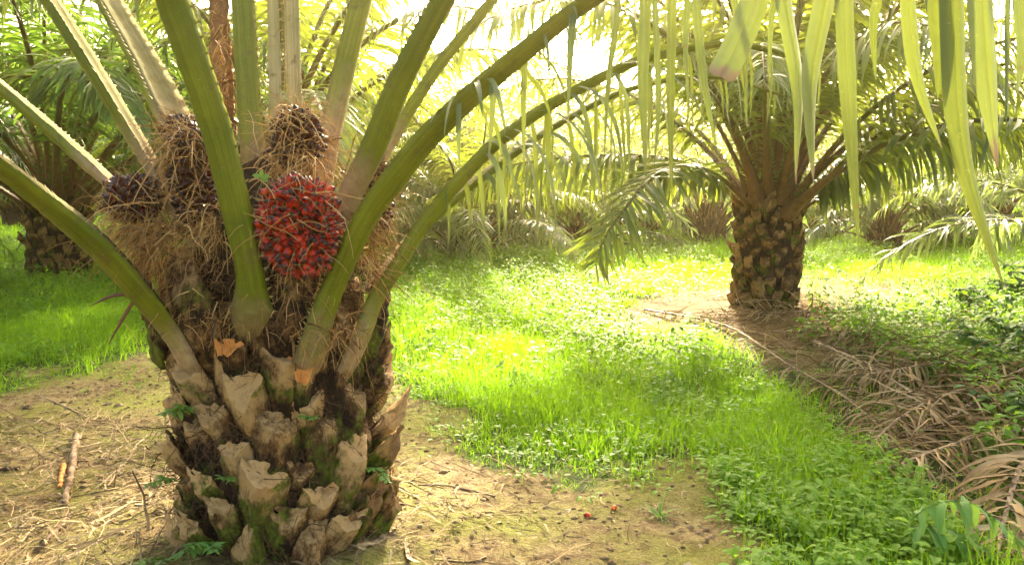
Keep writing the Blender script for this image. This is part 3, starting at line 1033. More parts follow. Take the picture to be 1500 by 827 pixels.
palm(*pt(250, 352, 19.5)[:2], 'leafy oil palm behind the old mossy palm', 28, 1.2, 1., .4, 0, meshes=VARD, flat=(0, 9))
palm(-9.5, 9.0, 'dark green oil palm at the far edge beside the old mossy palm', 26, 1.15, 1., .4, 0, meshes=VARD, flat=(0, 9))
palm(*pt(1450, 352, 21)[:2], 'greyish oil palm behind the small pale palm', 26, 1.0, .6, .42, 0, meshes=VARF, flat=(0, 9))
for q, (px, yy, ln, lab) in enumerate(((615, 20.5, .8, 'pale low oil palm peering out left of the low trunkless palm'), (855, 18.2, .85, 'low oil palm with silvery fronds behind the frond that hangs to the grass'),
                                      (945, 21.5, .9, 'low spreading oil palm in the gap left of the second palm'), (1205, 20.0, .85, 'low oil palm just beyond the second trunk toward the small pale palm'),
                                      (1385, 19.0, .8, 'silvery low oil palm between the small pale palm and the young bluish palm'))):
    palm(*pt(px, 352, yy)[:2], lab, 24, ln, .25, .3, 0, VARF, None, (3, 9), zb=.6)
far_label = 'hazy oil palm in the rows that close off the clearing'
far_spots = []
for row, yy in enumerate((23.5, 29.5, 36.5, 44.5)):
    half = yy * .66 + 2
    xx = -half + (row % 2) * 2.2
    while xx < half:
        far_spots.append((xx + R.normal(0, .7), yy + R.normal(0, 1.0), row))
        xx += 5.2 + row * .9
for fx, fy, row in far_spots:
    if R.uniform() < (.45 if -4 < fx < 12 + row * 3 else .2):
        continue
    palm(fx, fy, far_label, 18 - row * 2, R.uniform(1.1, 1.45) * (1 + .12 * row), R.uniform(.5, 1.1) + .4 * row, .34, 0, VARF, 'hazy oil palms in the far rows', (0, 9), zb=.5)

# ------------------------------------------------------------------ the fruiting palm in front
hz = float(tz(*TR)) - .06
hero = empty('oil_palm', (TR[0], TR[1], hz))
tag(hero, 'stout fruiting oil palm with cut leaf bases, thick green stalks and a red fruit bunch', 'palm tree')
H0 = np.array([TR[0], TR[1], hz])
TOP = .96
trunk = trunk_core([(-.1, .33), (.2, .33), (.6, .31), (TOP, .295), (1.15, .31), (1.32, .25), (1.55, .09)], 'trunk', hero)
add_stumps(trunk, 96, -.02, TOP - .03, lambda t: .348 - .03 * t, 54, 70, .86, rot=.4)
for q, (px, py) in enumerate(((338, 545), (446, 575))):
    a = math.atan2(pt(px, py, 3.06)[1] - TR[1], pt(px, py, 3.06)[0] - TR[0])
    outw = np.array([math.cos(a), math.sin(a), 0])
    o = bpy.data.objects.new('leaf_stump', FRESH[q])
    COL.objects.link(o)
    o.parent = trunk
    o['label'] = 'freshly cut leaf base with an orange face'
    place_basis(o, outw * (.345 + .02 * q) + Z * (pt(px, py, 3.06)[2] - hz - .03), outw * .5 + Z * .86, outw, .78)

for q, (px, py, yy) in enumerate(((556, 705, 3.3), (560, 742, 3.26), (545, 775, 3.2), (552, 660, 3.36))):
    p = pt(px, py, yy)
    a = math.atan2(p[1] - TR[1], p[0] - TR[0])
    outw = np.array([math.cos(a), math.sin(a), 0])
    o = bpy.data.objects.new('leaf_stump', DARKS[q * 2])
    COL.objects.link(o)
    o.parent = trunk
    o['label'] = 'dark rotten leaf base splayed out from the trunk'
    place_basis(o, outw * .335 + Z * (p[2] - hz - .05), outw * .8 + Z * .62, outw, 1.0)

fb = MB()
K = 9000          # dark root-like fibre between the leaf bases
a = R.uniform(0, 6.283, K)
zz = R.uniform(.0, 1.15, K)
r = .325 + R.uniform(0, .06, K)
od = np.stack([np.cos(a), np.sin(a), np.zeros(K)], -1)
tg = np.stack([-np.sin(a), np.cos(a), np.zeros(K)], -1)
ribbons(fb, od * r[:, None] + Z * zz[:, None], od * R.uniform(-.05, .4, K)[:, None] + tg * R.normal(0, .8, K)[:, None] + Z * R.normal(-.1, .6, K)[:, None], od, R.gamma(3, .028, K), R.uniform(.0015, .005, K), R.uniform(.3, 1.6, K), 5, prof_strip, 0, 0, R.beta(2, 3, K), wob=1.2, two=True)
fb.build('root_fibre', M['fibre_dark'], trunk)

HF = [  # pixel points (x, y, distance, width px), heading, extension m, leaflets start, droop
    ('F1', [(300, 560, 3.3, 60), (285, 520, 3.14, 66), (262, 478, 3.08, 60), (222, 422, 3.0, 72), (160, 352, 2.9, 76), (80, 287, 2.78, 66), (0, 228, 2.65, 58), (-120, 150, 2.45, 50)], (-.85, -.5, 0), 2.2, .55, .1),
    ('F2', [(212, 312, 3.36, 46), (165, 262, 3.42, 42), (80, 185, 3.58, 38), (0, 118, 3.72, 35), (-100, 40, 3.9, 31)], (-.8, .6, 0), 2.2, .5, -.5),
    ('F3', [(275, 330, 3.2, 56), (228, 240, 3.22, 44), (160, 125, 3.24, 44), (110, 45, 3.26, 43), (78, -5, 3.28, 42), (20, -90, 3.3, 40)], (-.8, -.35, 0), 2.2, .5, .35),
    ('F4', [(300, 250, 3.5, 80), (258, 168, 3.6, 70), (215, 85, 3.75, 60), (170, 10, 3.9, 52), (120, -70, 4.1, 45)], (-.5, .85, 0), 2., .5, -.45),
    ('F5', [(380, 530, 3.32, 70), (377, 475, 3.16, 92), (374, 438, 3.03, 76), (370, 395, 2.97, 58), (352, 310, 2.93, 62), (325, 200, 2.88, 64), (293, 100, 2.83, 66), (258, 0, 2.78, 66), (225, -90, 2.72, 60)], (-.35, -1, 0), 1.6, .6, .25),
    ('F6', [(390, 350, 3.35, 76), (380, 255, 3.4, 58), (370, 130, 3.45, 52), (362, 0, 3.5, 50), (352, -120, 3.55, 45)], (-.3, -.9, 0), 1.8, .55, .5),
    ('F7', [(408, 280, 3.62, 28), (404, 160, 3.64, 22), (399, 0, 3.68, 19), (395, -80, 3.7, 18)], (.05, .9, 0), 1.2, .6, 0),
    ('F7', [(436, 260, 3.72, 32), (430, 130, 3.76, 28), (426, 0, 3.82, 27), (423, -80, 3.86, 25)], (-.05, .9, 0), 1.4, .6, .4),
    ('F8', [(465, 280, 3.5, 56), (484, 185, 3.55, 44), (505, 90, 3.6, 42), (528, 0, 3.65, 40), (550, -80, 3.7, 38)], (.3, -.7, 0), 1.8, .55, -.55),
    ('A', [(470, 380, 3.24, 58), (505, 295, 3.2, 52), (545, 212, 3.15, 52), (580, 125, 3.1, 50), (612, 60, 3.05, 48), (645, 0, 3.0, 46), (690, -80, 2.95, 42)], (.6, -.75, 0), 1.8, .6, -.2),
    ('B', [(430, 570, 3.3, 70), (447, 520, 3.14, 74), (462, 470, 3.07, 60), (488, 403, 3.05, 54), (530, 314, 3.0, 56), (575, 250, 2.95, 60), (620, 195, 2.9, 58), (680, 138, 2.82, 54), (740, 88, 2.75, 50), (850, 2, 2.6, 42), (1000, -85, 2.3, 40), (1200, -130, 1.95, 32), (1400, -130, 1.65, 25), (1600, -80, 1.5, 14)], (.95, -.35, 0), 0, .42, 0),
    ('C', [(480, 570, 3.36, 60), (508, 515, 3.22, 56), (540, 436, 3.26, 48), (568, 392, 3.3, 46), (620, 312, 3.4, 44), (700, 222, 3.5, 40), (750, 182, 3.6, 36), (804, 147, 3.7, 32), (900, 98, 3.8, 27), (966, 76, 3.9, 23), (1080, 62, 4., 16), (1200, 95, 4.1, 8)], (1, .1, 0), 0, .4, .1),
    ('D', [(530, 300, 3.45, 44), (545, 250, 3.5, 36), (590, 165, 3.6, 33), (640, 90, 3.7, 31), (690, 30, 3.8, 28), (740, -30, 3.9, 25)], (.8, .5, 0), 2.0, .5, .5),
    ('E', [(540, 420, 3.5, 40), (600, 345, 3.75, 32), (660, 290, 3.95, 27), (740, 228, 4.15, 24), (830, 170, 4.35, 20), (930, 125, 4.55, 16), (1050, 112, 4.7, 10), (1150, 140, 4.9, 6)], (1, .35, 0), 0, .35, .0),
    ('S', [(330, 300, 3.62, 46), (326, 180, 3.64, 40), (322, 60, 3.66, 34), (318, -60, 3.7, 26)], (0, .6, 0), .6, .9, 0),
]
BP = None
for (nm, pts, head, ext, ls, roll) in HF:
    mb, lf = MB(), MB()
    Q = np.array([np.append(pt(a_, b_, c_) - H0, w_ * .86 * c_ / FPX) for a_, b_, c_, w_ in pts])
    n = 14 * len(pts)
    C = catmull(Q, n)
    P, W = C[:, :3], np.maximum(C[:, 3], .008)
    if ext:
        d = norm(P[-1] - P[-3])
        step = np.linalg.norm(P[-1] - P[-2])
        m = int(ext / step)
        d0 = d.copy()
        cur, ex, we = P[-1].copy(), [], []
        for q in range(m):
            d = norm(d + (np.array(head) * .5 - Z * .75) * step / 1.3)
            cur = cur + d * step
            ex.append(cur.copy())
            we.append(max(W[-1] * (1 - (q + 1) / m), .008))
        P, W = np.vstack([P, ex]), np.append(W, we)
    n = len(P)
    s = np.linspace(0, 1, n)
    hl = np.linalg.norm(np.gradient(P, axis=0), axis=1)
    dist = np.cumsum(hl)
    along = np.clip(dist / 2.2, 0, 1)
    dsc = np.where(dist < .35, .55 + .45 * dist / .35, 1.0)
    if nm == 'S':
        T, S, O = sweep(mb, P, W, head, SEC, np.zeros(12, int), along, jit=.05)
        mb.build('leaf_sheath', M['petiole_brown'], hero)
        continue
    T, S, O = sweep(mb, P, W, head, SEC, SECMAT, along, np.tile(np.arange(12) / 12, len(P)), dsc, .008, roll)
    i0 = np.searchsorted(dist, .35) / n
    spines(mb, P, T, S, O, W, i0, max(ls, .4), 40, .022)
    fr = mb.build('frond', [M['petiole_pale'], M['petiole_pale'], M['spine']] if nm == 'F7' else [M['petiole'], M['petiole_top'], M['spine']], hero)
    if nm == 'B':
        BP = P.copy()
        leaf_set(lf, P, T, S, O, .5, .68, 7, .34, .017, 2.6, 8, .3, 0, lift=.2)
        leaf_set(lf, P, T, S, O, .68, .995, 4, .3, .017, 2.6, 8, .3, 0, lift=.2)
        EXPL = [([(1112, -20), (1082, 60), (1055, 112)], 40, .9), ([(1150, -10), (1172, 130), (1166, 270)], 30, .8), ([(1212, -10), (1190, 120), (1192, 268)], 36, .7),
                ([(1238, -10), (1245, 160), (1258, 358)], 28, .35), ([(1332, -10), (1345, 110), (1380, 218)], 26, .7), ([(1372, -10), (1377, 70), (1374, 145)], 26, .3),
                ([(1398, -10), (1412, 220), (1470, 418)], 40, .12), ([(1440, -10), (1450, 130), (1462, 245)], 42, .95), ([(985, -10), (982, 150), (984, 292)], 14, .3),
                ([(945, -10), (941, 120), (946, 262)], 19, .6), ([(1020, -10), (1032, 120), (1052, 226)], 14, .4), ([(1480, -20), (1478, 90), (1474, 200)], 18, .1),
                ([(905, 20), (892, 120), (885, 235)], 10, .4), ([(960, 10), (965, 150), (958, 250)], 10, .6), ([(1290, -30), (1280, 40), (1283, 120)], 15, .3),
                ([(840, 20), (835, 80), (832, 185)], 12, .5), ([(722, 100), (722, 150), (716, 238)], 12, .7), ([(768, 70), (766, 150), (768, 255)], 11, .6),
                ([(1075, -10), (1090, 60), (1094, 190)], 12, .3), ([(1008, -10), (1005, 70), (1010, 170)], 10, .5), ([(1135, -10), (1130, 40), (1126, 130)], 11, .4), ([(1495, -10), (1500, 60), (1490, 140)], 22, .5)]
        bpx = project(BP + H0)[:, 0]
        for (q, wpx, tn) in EXPL:
            bi = int(np.argmin(np.abs(bpx - q[0][0])))
            rt = BP[bi]
            Yd = (rt + H0)[1]
            off = R.uniform(-.1, .05)
            ctrl = [rt] + [pt(a_, b_, Yd + off * (i_ + 1) / 3) - H0 for i_, (a_, b_) in enumerate(q)]
            LP = catmull(np.array(ctrl), 22)
            t = np.linspace(0, 1, 22)
            hw = .47 * wpx * Yd / FPX * np.clip(np.minimum(.45 + 4 * t, 1) * np.clip((1 - t) / .42, 0, 1) ** .7, .03, 1)
            if tn == .9:
                hw = .5 * wpx * Yd / FPX * np.minimum(.45 + 3 * t, 1) * np.where(t > .97, .6, 1)
            yaw = R.normal(0, .25) * (0 if wpx in (40, 42, 28) else 1)
            tw = yaw + R.normal(0, .4) * t * (.3 if wpx in (40, 42, 28) else 1)
            sd = np.stack([np.cos(tw), np.sin(tw), 0 * t], -1)
            Tl = norm(np.gradient(LP, axis=0))
            sd = norm(sd - Tl * np.sum(sd * Tl, -1, keepdims=True))
            nl = np.cross(sd, Tl)
            us = np.array([-1, -.55, -.06, 0, .06, .55, 1])
            fz = np.array([.42, .17, 0., .15, 0., .17, .42])
            V = LP[:, None] + sd[:, None] * us[None, :, None] * hw[:, None, None] + nl[:, None] * (fz[None, :, None] * hw[:, None, None])
            i = np.arange(21)[:, None] * 7
            j = np.arange(6)[None]
            lf.add(V.reshape(-1, 3), np.stack([i + j, i + j + 1, i + j + 8, i + j + 7], -1).reshape(-1, 4), 0, np.clip(tn + np.tile(np.array([.15, -.18, .08, .42, .05, -.15, .2]), 22) + R.normal(0, .05, 154), 0, 1), np.repeat(t, 7))
    elif nm == 'C':
        leaf_set(lf, P, T, S, O, ls, .995, 17, .6, .022, 5, 9, .3, 0, lift=.15)
    elif nm == 'E':
        leaf_set(lf, P, T, S, O, ls, .995, 17, .48, .02, 4, 8, .3, 0, lift=.2)
    else:
        leaf_set(lf, P, T, S, O, max(ls, .5), .995, 34, .55, .034, 2.0, 7, .3, 0, lift=.25)
    lf.build('foliage', M['leaf_near'], fr)


# fruit bunches
def fruit_shape():
    m, prof_ = 7, [(0, .3), (.12, .72), (.38, 1.0), (.62, .84), (.8, .5), (.92, .2), (1.0, .04)]
    a = np.linspace(0, 2 * np.pi, m, endpoint=False)
    V = np.array([[(r_ * math.cos(t_), r_ * math.sin(t_), z_) for t_ in a] for z_, r_ in prof_]).reshape(-1, 3)
    n = len(prof_)
    i = np.arange(n - 1)[:, None] * m
    j = np.arange(m)[None]
    k = (j + 1) % m
    return V, np.stack([i + j, i + k, i + m + k, i + m + j], -1).reshape(-1, 4), V[:, 2]


FS = fruit_shape()


def bunch(px, py, Y, rx, rz_, mat, nf=330, size=.0165, tilt=0., fibres=350, name='fruit_bunch', redspread=.5, flen=.06, spikes=260):
    c = pt(px, py, Y) - H0
    k = Y / FPX
    rad = np.array([rx * k, rx * k * .95, rz_ * k])
    mb = MB()
    g_ = np.arange(nf) + .5
    ph = np.arccos(1 - 2 * g_ / nf)
    th = np.pi * (1 + 5 ** .5) * g_
    D = np.stack([np.sin(ph) * np.cos(th), np.sin(ph) * np.sin(th), np.cos(ph)], -1) + R.normal(0, .05, (nf, 3))
    D = norm(D)
    nrm = norm(D / rad)
    V0, F0, Al = FS
    for d, nn in zip(D, nrm):
        lum = 1 + .05 * R.normal()
        p = c + d * (rad * lum - .033)
        ax = norm(nn + R.normal(0, .15, 3) + Z * .12)
        x = norm(np.cross(ax, np.array([.3, .9, .1])))
        y = np.cross(ax, x)
        sr = size * R.uniform(.78, 1.12)
        sl = size * 2.4 * R.uniform(.85, 1.15)
        V = p + (V0[:, :1] * x + V0[:, 1:2] * y) * sr + V0[:, 2:] * ax * sl
        mb.add(V, F0, 0, R.beta(2, 2) * redspread + .5 - redspread / 2, Al)
    # dark heart so that no light passes between the fruits
    u_, v_ = np.meshgrid(np.linspace(0, 2 * np.pi, 20), np.linspace(0, np.pi, 12))
    V = c + np.stack([np.cos(u_) * np.sin(v_), np.sin(u_) * np.sin(v_), np.cos(v_)], -1).reshape(-1, 3) * (rad - .044)
    ii = np.arange(11)[:, None] * 20
    jj = np.arange(19)[None]
    mb.add(V, np.stack([ii + jj, ii + jj + 1, ii + jj + 21, ii + jj + 20], -1).reshape(-1, 4), 1)
    o = mb.build(name, [mat, M['fibre_dark']], hero)
    if fibres:
        f = MB()
        K = spikes
        q = R.integers(0, nf, K)
        ribbons(f, c + D[q] * (rad - .01), nrm[q] + R.normal(0, .3, (K, 3)), R.normal(0, 1, (K, 3)), R.uniform(.02, .05, K), .0028, .2, 3, prof_blade, 0, 0, R.uniform(.4, .9, K), two=True)
        K = fibres
        q = R.integers(0, nf, K)
        tan = norm(np.cross(nrm[q], R.normal(0, 1, (K, 3))))
        ribbons(f, c + D[q] * (rad + .004), tan + nrm[q] * R.uniform(0, .7, K)[:, None], nrm[q], R.gamma(3, flen / 2, K), R.uniform(.0015, .004, K), R.uniform(.3, 1.5, K), 7, prof_strip, 0, 0, R.beta(3, 2, K), wob=1.0, two=True)
        f.build('bunch_fibre', M['fibre'], o)
    return o


bunch(438, 333, 2.98, 64, 76, M['fruit_red'], 720, .0142, fibres=150, redspread=.9, spikes=700)
bunch(196, 290, 3.12, 44, 38, M['fruit_dark'], 190, .0145, fibres=130)
bunch(282, 258, 3.14, 38, 76, M['fruit_dark'], 260, .0135, fibres=260)
bunch(268, 192, 3.30, 34, 26, M['fruit_dark'], 130, .0135, fibres=130)
bunch(436, 205, 3.22, 42, 50, M['fruit_dark'], 220, .0135, fibres=420)
bunch(552, 285, 3.32, 26, 60, M['fruit_dark'], 150, .014, fibres=220)

# woody stalk bases clasping the crown between the fronds
for pts, head in (([(300, 555, 3.3, 70), (300, 500, 3.14, 92), (285, 450, 3.1, 86), (268, 405, 3.14, 60), (262, 375, 3.22, 44)], (-.5, -.85, 0)),
                  ([(415, 555, 3.3, 70), (418, 500, 3.12, 90), (424, 455, 3.07, 82), (430, 415, 3.1, 54), (434, 385, 3.18, 40)], (.1, -1, 0)),
                  ([(240, 520, 3.4, 60), (240, 470, 3.3, 76), (226, 425, 3.26, 66), (214, 385, 3.3, 46)], (-.9, -.4, 0)),
                  ([(520, 545, 3.45, 60), (538, 490, 3.36, 72), (552, 440, 3.36, 58), (560, 400, 3.42, 40)], (.95, -.3, 0))):
    Q = np.array([np.append(pt(a_, b_, c_) - H0, w_ * c_ / FPX) for a_, b_, c_, w_ in pts])
    Cq = catmull(Q, 26)
    mb = MB()
    sweep(mb, Cq[:, :3], Cq[:, 3], head, SEC, None, np.linspace(.35, .95, 26), .5, .6, .02)
    mb.build('stalk_base', M['stump_skin'], hero)

# straw-coloured fibre packed around stalks and bunches
fb = MB()
def fibre_cloud(px, py, Y, rx, ry, n, ln, tint=(3, 2), down=.3, outw=.5):
    K = n
    x = px + rx * R.normal(0, .5, K)
    y = py + ry * R.normal(0, .5, K)
    root = np.array([pt(a_, b_, Y + R.normal(0, .07)) for a_, b_ in zip(x, y)]) - H0
    rd = root.copy(); rd[:, 2] = 0
    rd = norm(rd)
    d = rd * outw + R.normal(0, .6, (K, 3)) - Z * down
    ribbons(fb, root, d, R.normal(0, 1, (K, 3)), R.gamma(3, ln / 3, K), R.gamma(3, .0008, K) + .001, R.uniform(.2, 1.6, K), 8, prof_strip, 0, 0, R.beta(*tint, K), wob=1.0, two=True)
    K = n // 14
    q = R.integers(0, n, K)
    ribbons(fb, root[q] - rd[q] * .03, rd[q] * .25 + R.normal(0, .5, (K, 3)) - Z * down, rd[q] + R.normal(0, .3, (K, 3)), R.gamma(3, ln / 3, K), R.uniform(.005, .014, K), R.uniform(.3, 1.5, K), 7, prof_strip, .3, 1, R.beta(2, 3, K), wob=.9)
fibre_cloud(232, 345, 3.14, 46, 34, 420, .12)
fibre_cloud(225, 375, 3.22, 34, 30, 300, .10, (1.6, 3))
fibre_cloud(270, 390, 3.24, 30, 30, 160, .08, (1.6, 3))
fibre_cloud(195, 328, 3.1, 36, 20, 220, .12)
fibre_cloud(305, 330, 3.12, 34, 36, 220, .10)
fibre_cloud(320, 400, 3.18, 50, 45, 160, .07, (1.5, 4))
fibre_cloud(265, 215, 3.18, 30, 40, 260, .13)
fibre_cloud(435, 235, 3.2, 48, 34, 320, .11, (4, 2))
fibre_cloud(438, 165, 3.3, 30, 22, 160, .10, (4, 2))
fibre_cloud(325, 120, 3.55, 14, 100, 260, .10, (2, 3))
fibre_cloud(540, 350, 3.24, 24, 70, 400, .10)
fibre_cloud(505, 300, 3.3, 30, 60, 260, .12)
fibre_cloud(430, 430, 3.12, 50, 30, 170, .07, (2, 3))
fibre_cloud(330, 470, 3.08, 90, 30, 300, .07, (2, 3))
fibre_cloud(470, 480, 3.1, 60, 25, 300, .09, (2, 3))
fibre_cloud(275, 440, 3.12, 36, 36, 130, .06, (2, 3))
fb.build('fibre', [M['fibre'], M['sheath']], hero)

# ------------------------------------------------------------------ small plants on the trunk
def surf(px, py):
    """front of the fruiting palm's trunk under a pixel"""
    best = None
    for Yd in np.linspace(2.7, 3.4, 60):
        p = pt(px, py, Yd)
        if np.hypot(p[0] - TR[0], p[1] - TR[1]) < .425:
            return p
    return pt(px, py, 3.2)


def small_fern(px, py, L, a0, label, n=3, mat='fern'):
    L *= 1.5
    base = surf(px, py)
    o = empty('fern', base)
    tag(o, label, 'fern', 'little ferns rooted on the fruiting palm')
    for q in range(n):
        mb = MB()
        a = a0 + (q - (n - 1) / 2) * .7
        d = np.array([math.cos(a) * .7, -.75, math.sin(a) * .8])
        P = [np.zeros(3)]
        dd = norm(d)
        for i in range(12):
            dd = norm(dd - Z * .07)
            P.append(P[-1] + dd * L / 12)
        P = np.array(P)
        tube(mb, P, .0013, 5, 0, .3)
        T, S, O = frames(P, (d[0], d[1], 0))
        leaf_set(mb, P, T, S, O, .12, .98, 11, L * .36, L * .15, .5, 3, .15, 0, lift=.1, fwd=.35, tint0=.75)
        mb.build('leaf', M[mat], o)
    return o


small_fern(305, 800, .10, 1.7, 'pale green fern low on the fruiting trunk between two dark leaf bases')
small_fern(278, 605, .09, 1.9, 'long thin fern climbing the left flank of the fruiting trunk', 2)
small_fern(254, 705, .08, 2.0, 'feathery fern on the shaded left edge of the fruiting trunk', 2)
small_fern(335, 703, .06, 1.4, 'tiny yellow green fern at the middle of the fruiting trunk', 2)
small_fern(545, 690, .08, 1.2, 'soft green fern above the dark splayed stubs on the fruiting trunk')
small_fern(455, 615, .06, 1.5, 'small dark fern in the crevice beside a pale split leaf base', 2)
small_fern(462, 520, .05, 1.6, 'tiny fern sprig just under the frond stalks of the fruiting palm', 2)
small_fern(240, 822, .10, 1.9, 'bright fern at the foot of the fruiting trunk')

o = empty('seedling', pt(383, 272, 2.98))
tag(o, 'tiny bright green seedling sprouting above the red fruit bunch', 'seedling')
mb = MB(); tube(mb, np.array([[0, 0, -.03], [0, -.005, 0], [.003, -.01, .03]]), .0016, 5, 0, .6); mb.build('stem', M['fern'], o)
for a, l in ((.3, .035), (1.4, .03), (2.6, .03), (-.5, .03)):
    mb = MB()
    ribbons(mb, np.array([[.003, -.01, .028]]), np.array([[math.cos(a), -.3, math.sin(a) * .8]]), np.array([[0, -1., .4]]), l, l * .55, .3, 5, prof_oval, .15, 0, .95)
    mb.build('leaf', M['fern'], o)

o = empty('dead_leaf', pt(212, 428, 3.0))
tag(o, 'withered brown leaf strips hanging from the lower frond stalk above the grass', 'dead leaf')
for a_, b_, c_ in (((190, 428), (160, 432), (132, 448)), ((196, 436), (175, 470), (158, 505))):
    mb = MB()
    Pq = catmull(np.array([np.zeros(3)] + [pt(*q, 2.98) - np.array(o.location) for q in (a_, b_, c_)]), 14)
    t = np.linspace(0, 1, 14)
    w = .034 * np.sin(np.pi * np.clip(t * .85 + .12, 0, 1)) + .002
    sweep(mb, Pq, w, (-1, -.6, 0), np.array([(-.5, 0.25), (0, 0), (.5, .25), (0, .06)]), None)
    mb.build('leaf_strip', M['dead_dark'], o)

# ------------------------------------------------------------------ fallen fronds
def dead_frond(label, pxs, hts, K, lmax, wid=.02, w0=.03, droop=1.2, lift=.5, tint0=.5, fwd=.6):
    pts = [gpt(a_, b_) + Z * h_ * .78 for (a_, b_), h_ in zip(pxs, hts)]
    base = pts[0].copy()
    base[2] = tz(base[0], base[1])
    o = empty('dead_frond', base)
    tag(o, label, 'dead frond', 'dead fronds piled beside the clearing')
    n = 40
    P = catmull(np.array(pts), n) - base
    mb = MB()
    s = np.linspace(0, 1, n)
    head = P[-1] - P[0]
    T, S, O = sweep(mb, P, w0 * (1 - .75 * s) + .004, head, SEC6, None, s)
    mb.build('rachis', M['dead_stem'], o)
    lf = MB()
    leaf_set(lf, P, T, S, O, .06, .995, int(K * 1.2), lmax * 1.1, wid * .85, droop, 7, .6, 0, lift=lift, fwd=fwd, tint0=tint0, wob=.9, fj=.22, floor=lambda x, y: tz(x + base[0], y + base[1]) - base[2] + .012)
    lf.build('leaflets', M['dead'], o)
    return o


dead_frond('long dead frond whose bare stalk edges the green grass', [(945, 455), (1060, 482), (1150, 545), (1240, 605), (1330, 680)], (.03, .06, .10, .12, .08), 70, .42)
dead_frond('dead frond with upright pale leaflets nearest the second trunk', [(1290, 458), (1200, 462), (1110, 466), (1030, 466)], (.03, .06, .08, .05), 60, .38, lift=1.1, tint0=.75)
dead_frond('dead frond lying across the top of the brown pile below the mound', [(1130, 490), (1240, 505), (1340, 540), (1430, 590)], (.05, .14, .2, .12), 66, .45, tint0=.45)
dead_frond('dead frond sunk under leafy weeds at the back of the pile', [(1560, 470), (1440, 488), (1330, 500), (1230, 510)], (.1, .2, .2, .1), 66, .5)
dead_frond('greyish dead frond fanning out in the middle of the pile', [(1520, 560), (1400, 566), (1290, 580), (1190, 570)], (.1, .24, .22, .1), 70, .46, tint0=.35)
dead_frond('dead frond with long tangled brown leaflets behind the green fern', [(1570, 610), (1440, 612), (1330, 640), (1250, 690)], (.12, .26, .2, .06), 70, .46, tint0=.55)
dead_frond('dark brown dead frond standing bunched at the edge of the pile', [(1290, 660), (1390, 645), (1470, 600), (1540, 570)], (.05, .18, .28, .3), 56, .4, wid=.026, tint0=.12)
dead_frond('dead frond whose thin tips reach over the low bright herbs', [(1560, 660), (1460, 672), (1360, 692), (1260, 715)], (.16, .2, .14, .06), 56, .34, tint0=.6)
dead_frond('dead frond drooping with broad papery leaflets past the green fern', [(1540, 700), (1495, 730), (1470, 790), (1455, 860)], (.25, .22, .14, .05), 30, .34, wid=.036, tint0=.75)
dead_frond('pale stripped dead frond lying slantwise over the pile', [(1190, 520), (1260, 560), (1320, 600), (1400, 650)], (.16, .2, .2, .16), 40, .26, w0=.04, tint0=.7)

# broad green fern leaf among the dead fronds
base = gpt(1330, 775)
o = empty('fern', base)
tag(o, 'glossy green fern with broad leaflets arching over the dead fronds', 'fern')
for pxs in (((1335, 760), (1370, 738), (1420, 735), (1470, 770), (1500, 800)), ((1340, 770), (1390, 775), (1440, 800), (1480, 840))):
    mb = MB()
    P = catmull(np.array([np.array([0, 0, 0])] + [pt(*q, base[1] - .34 - .03 * i_) - base for i_, q in enumerate(pxs)]), 24)
    tube(mb, P, .003, 5, 0, .4)
    T, S, O = frames(P, (1, -.2, 0))
    leaf_set(mb, P, T, S, O, .15, .98, 13, .15, .038, 1.6, 6, .25, 0, lift=.15, fwd=.35, tint0=.7)
    mb.build('leaf', M['fern'], o)


def shrub(px, py, n, label, sc=1.):
    base = gpt(px, py)
    o = empty('shrub', base)
    tag(o, label, 'shrub', 'leafy shrubs at the edge of the clearing')
    mb = MB(); lf = MB()
    for q in range(n):
        a = R.uniform(0, 6.28)
        d = norm(np.array([math.cos(a) * .7 - .25, math.sin(a) * .7, 1.]))
        P = [np.zeros(3)]
        for i in range(8):
            d = norm(d + R.normal(0, .12, 3) - Z * .06)
            P.append(P[-1] + d * R.uniform(.05, .085) * sc)
        P = np.array(P)
        tube(mb, P, np.linspace(.006, .002, 9), 5, 0, .3)
        for p in P[1:]:
            K = 8
            a = R.uniform(0, 6.28, K)
            L = R.uniform(.06, .13, K) * sc
            ribbons(lf, np.tile(p, (K, 1)), np.stack([np.cos(a), np.sin(a), R.uniform(-.2, .6, K)], -1), Z, L, L * .45, .9, 5, prof_oval, .25, 0, R.uniform(0, 1, K))
    mb.build('stem', M['bark_dark'], o)
    lf.build('foliage', M['shrub'], o)


shrub(1500, 545, 12, 'leafy dark green shrub leaning in above the middle of the dead fronds', 1.)
shrub(1440, 480, 12, 'bushy green shrub standing behind the dead fronds near the bright grass', .9)
shrub(1530, 470, 12, 'tallest leafy shrub at the back corner beyond the dead fronds', 1.2)
shrub(1515, 640, 10, 'low broad leaved shrub growing out of the near end of the dead fronds', .75)

# ------------------------------------------------------------------ loose things on the ground
def stick(name, label, pxs, rad, mat, cat, lift=None, m=8, jit=.0, group=None):
    pts = np.array([gpt(a_, b_) for a_, b_ in pxs])
    pts[:, 2] = tz(pts[:, 0], pts[:, 1]) + rad * .8
    base = pts.mean(0)
    mb = MB()
    P = catmull(pts, 26) - base
    P = P + R.normal(0, rad * .12, P.shape)
    tube(mb, P, rad * np.linspace(1, .7, 26) * R.uniform(.88, 1.1, 26), m, 0, .5, jit)
    o = mb.build(name, mat, None, base)
    return tag(o, label, cat, group)


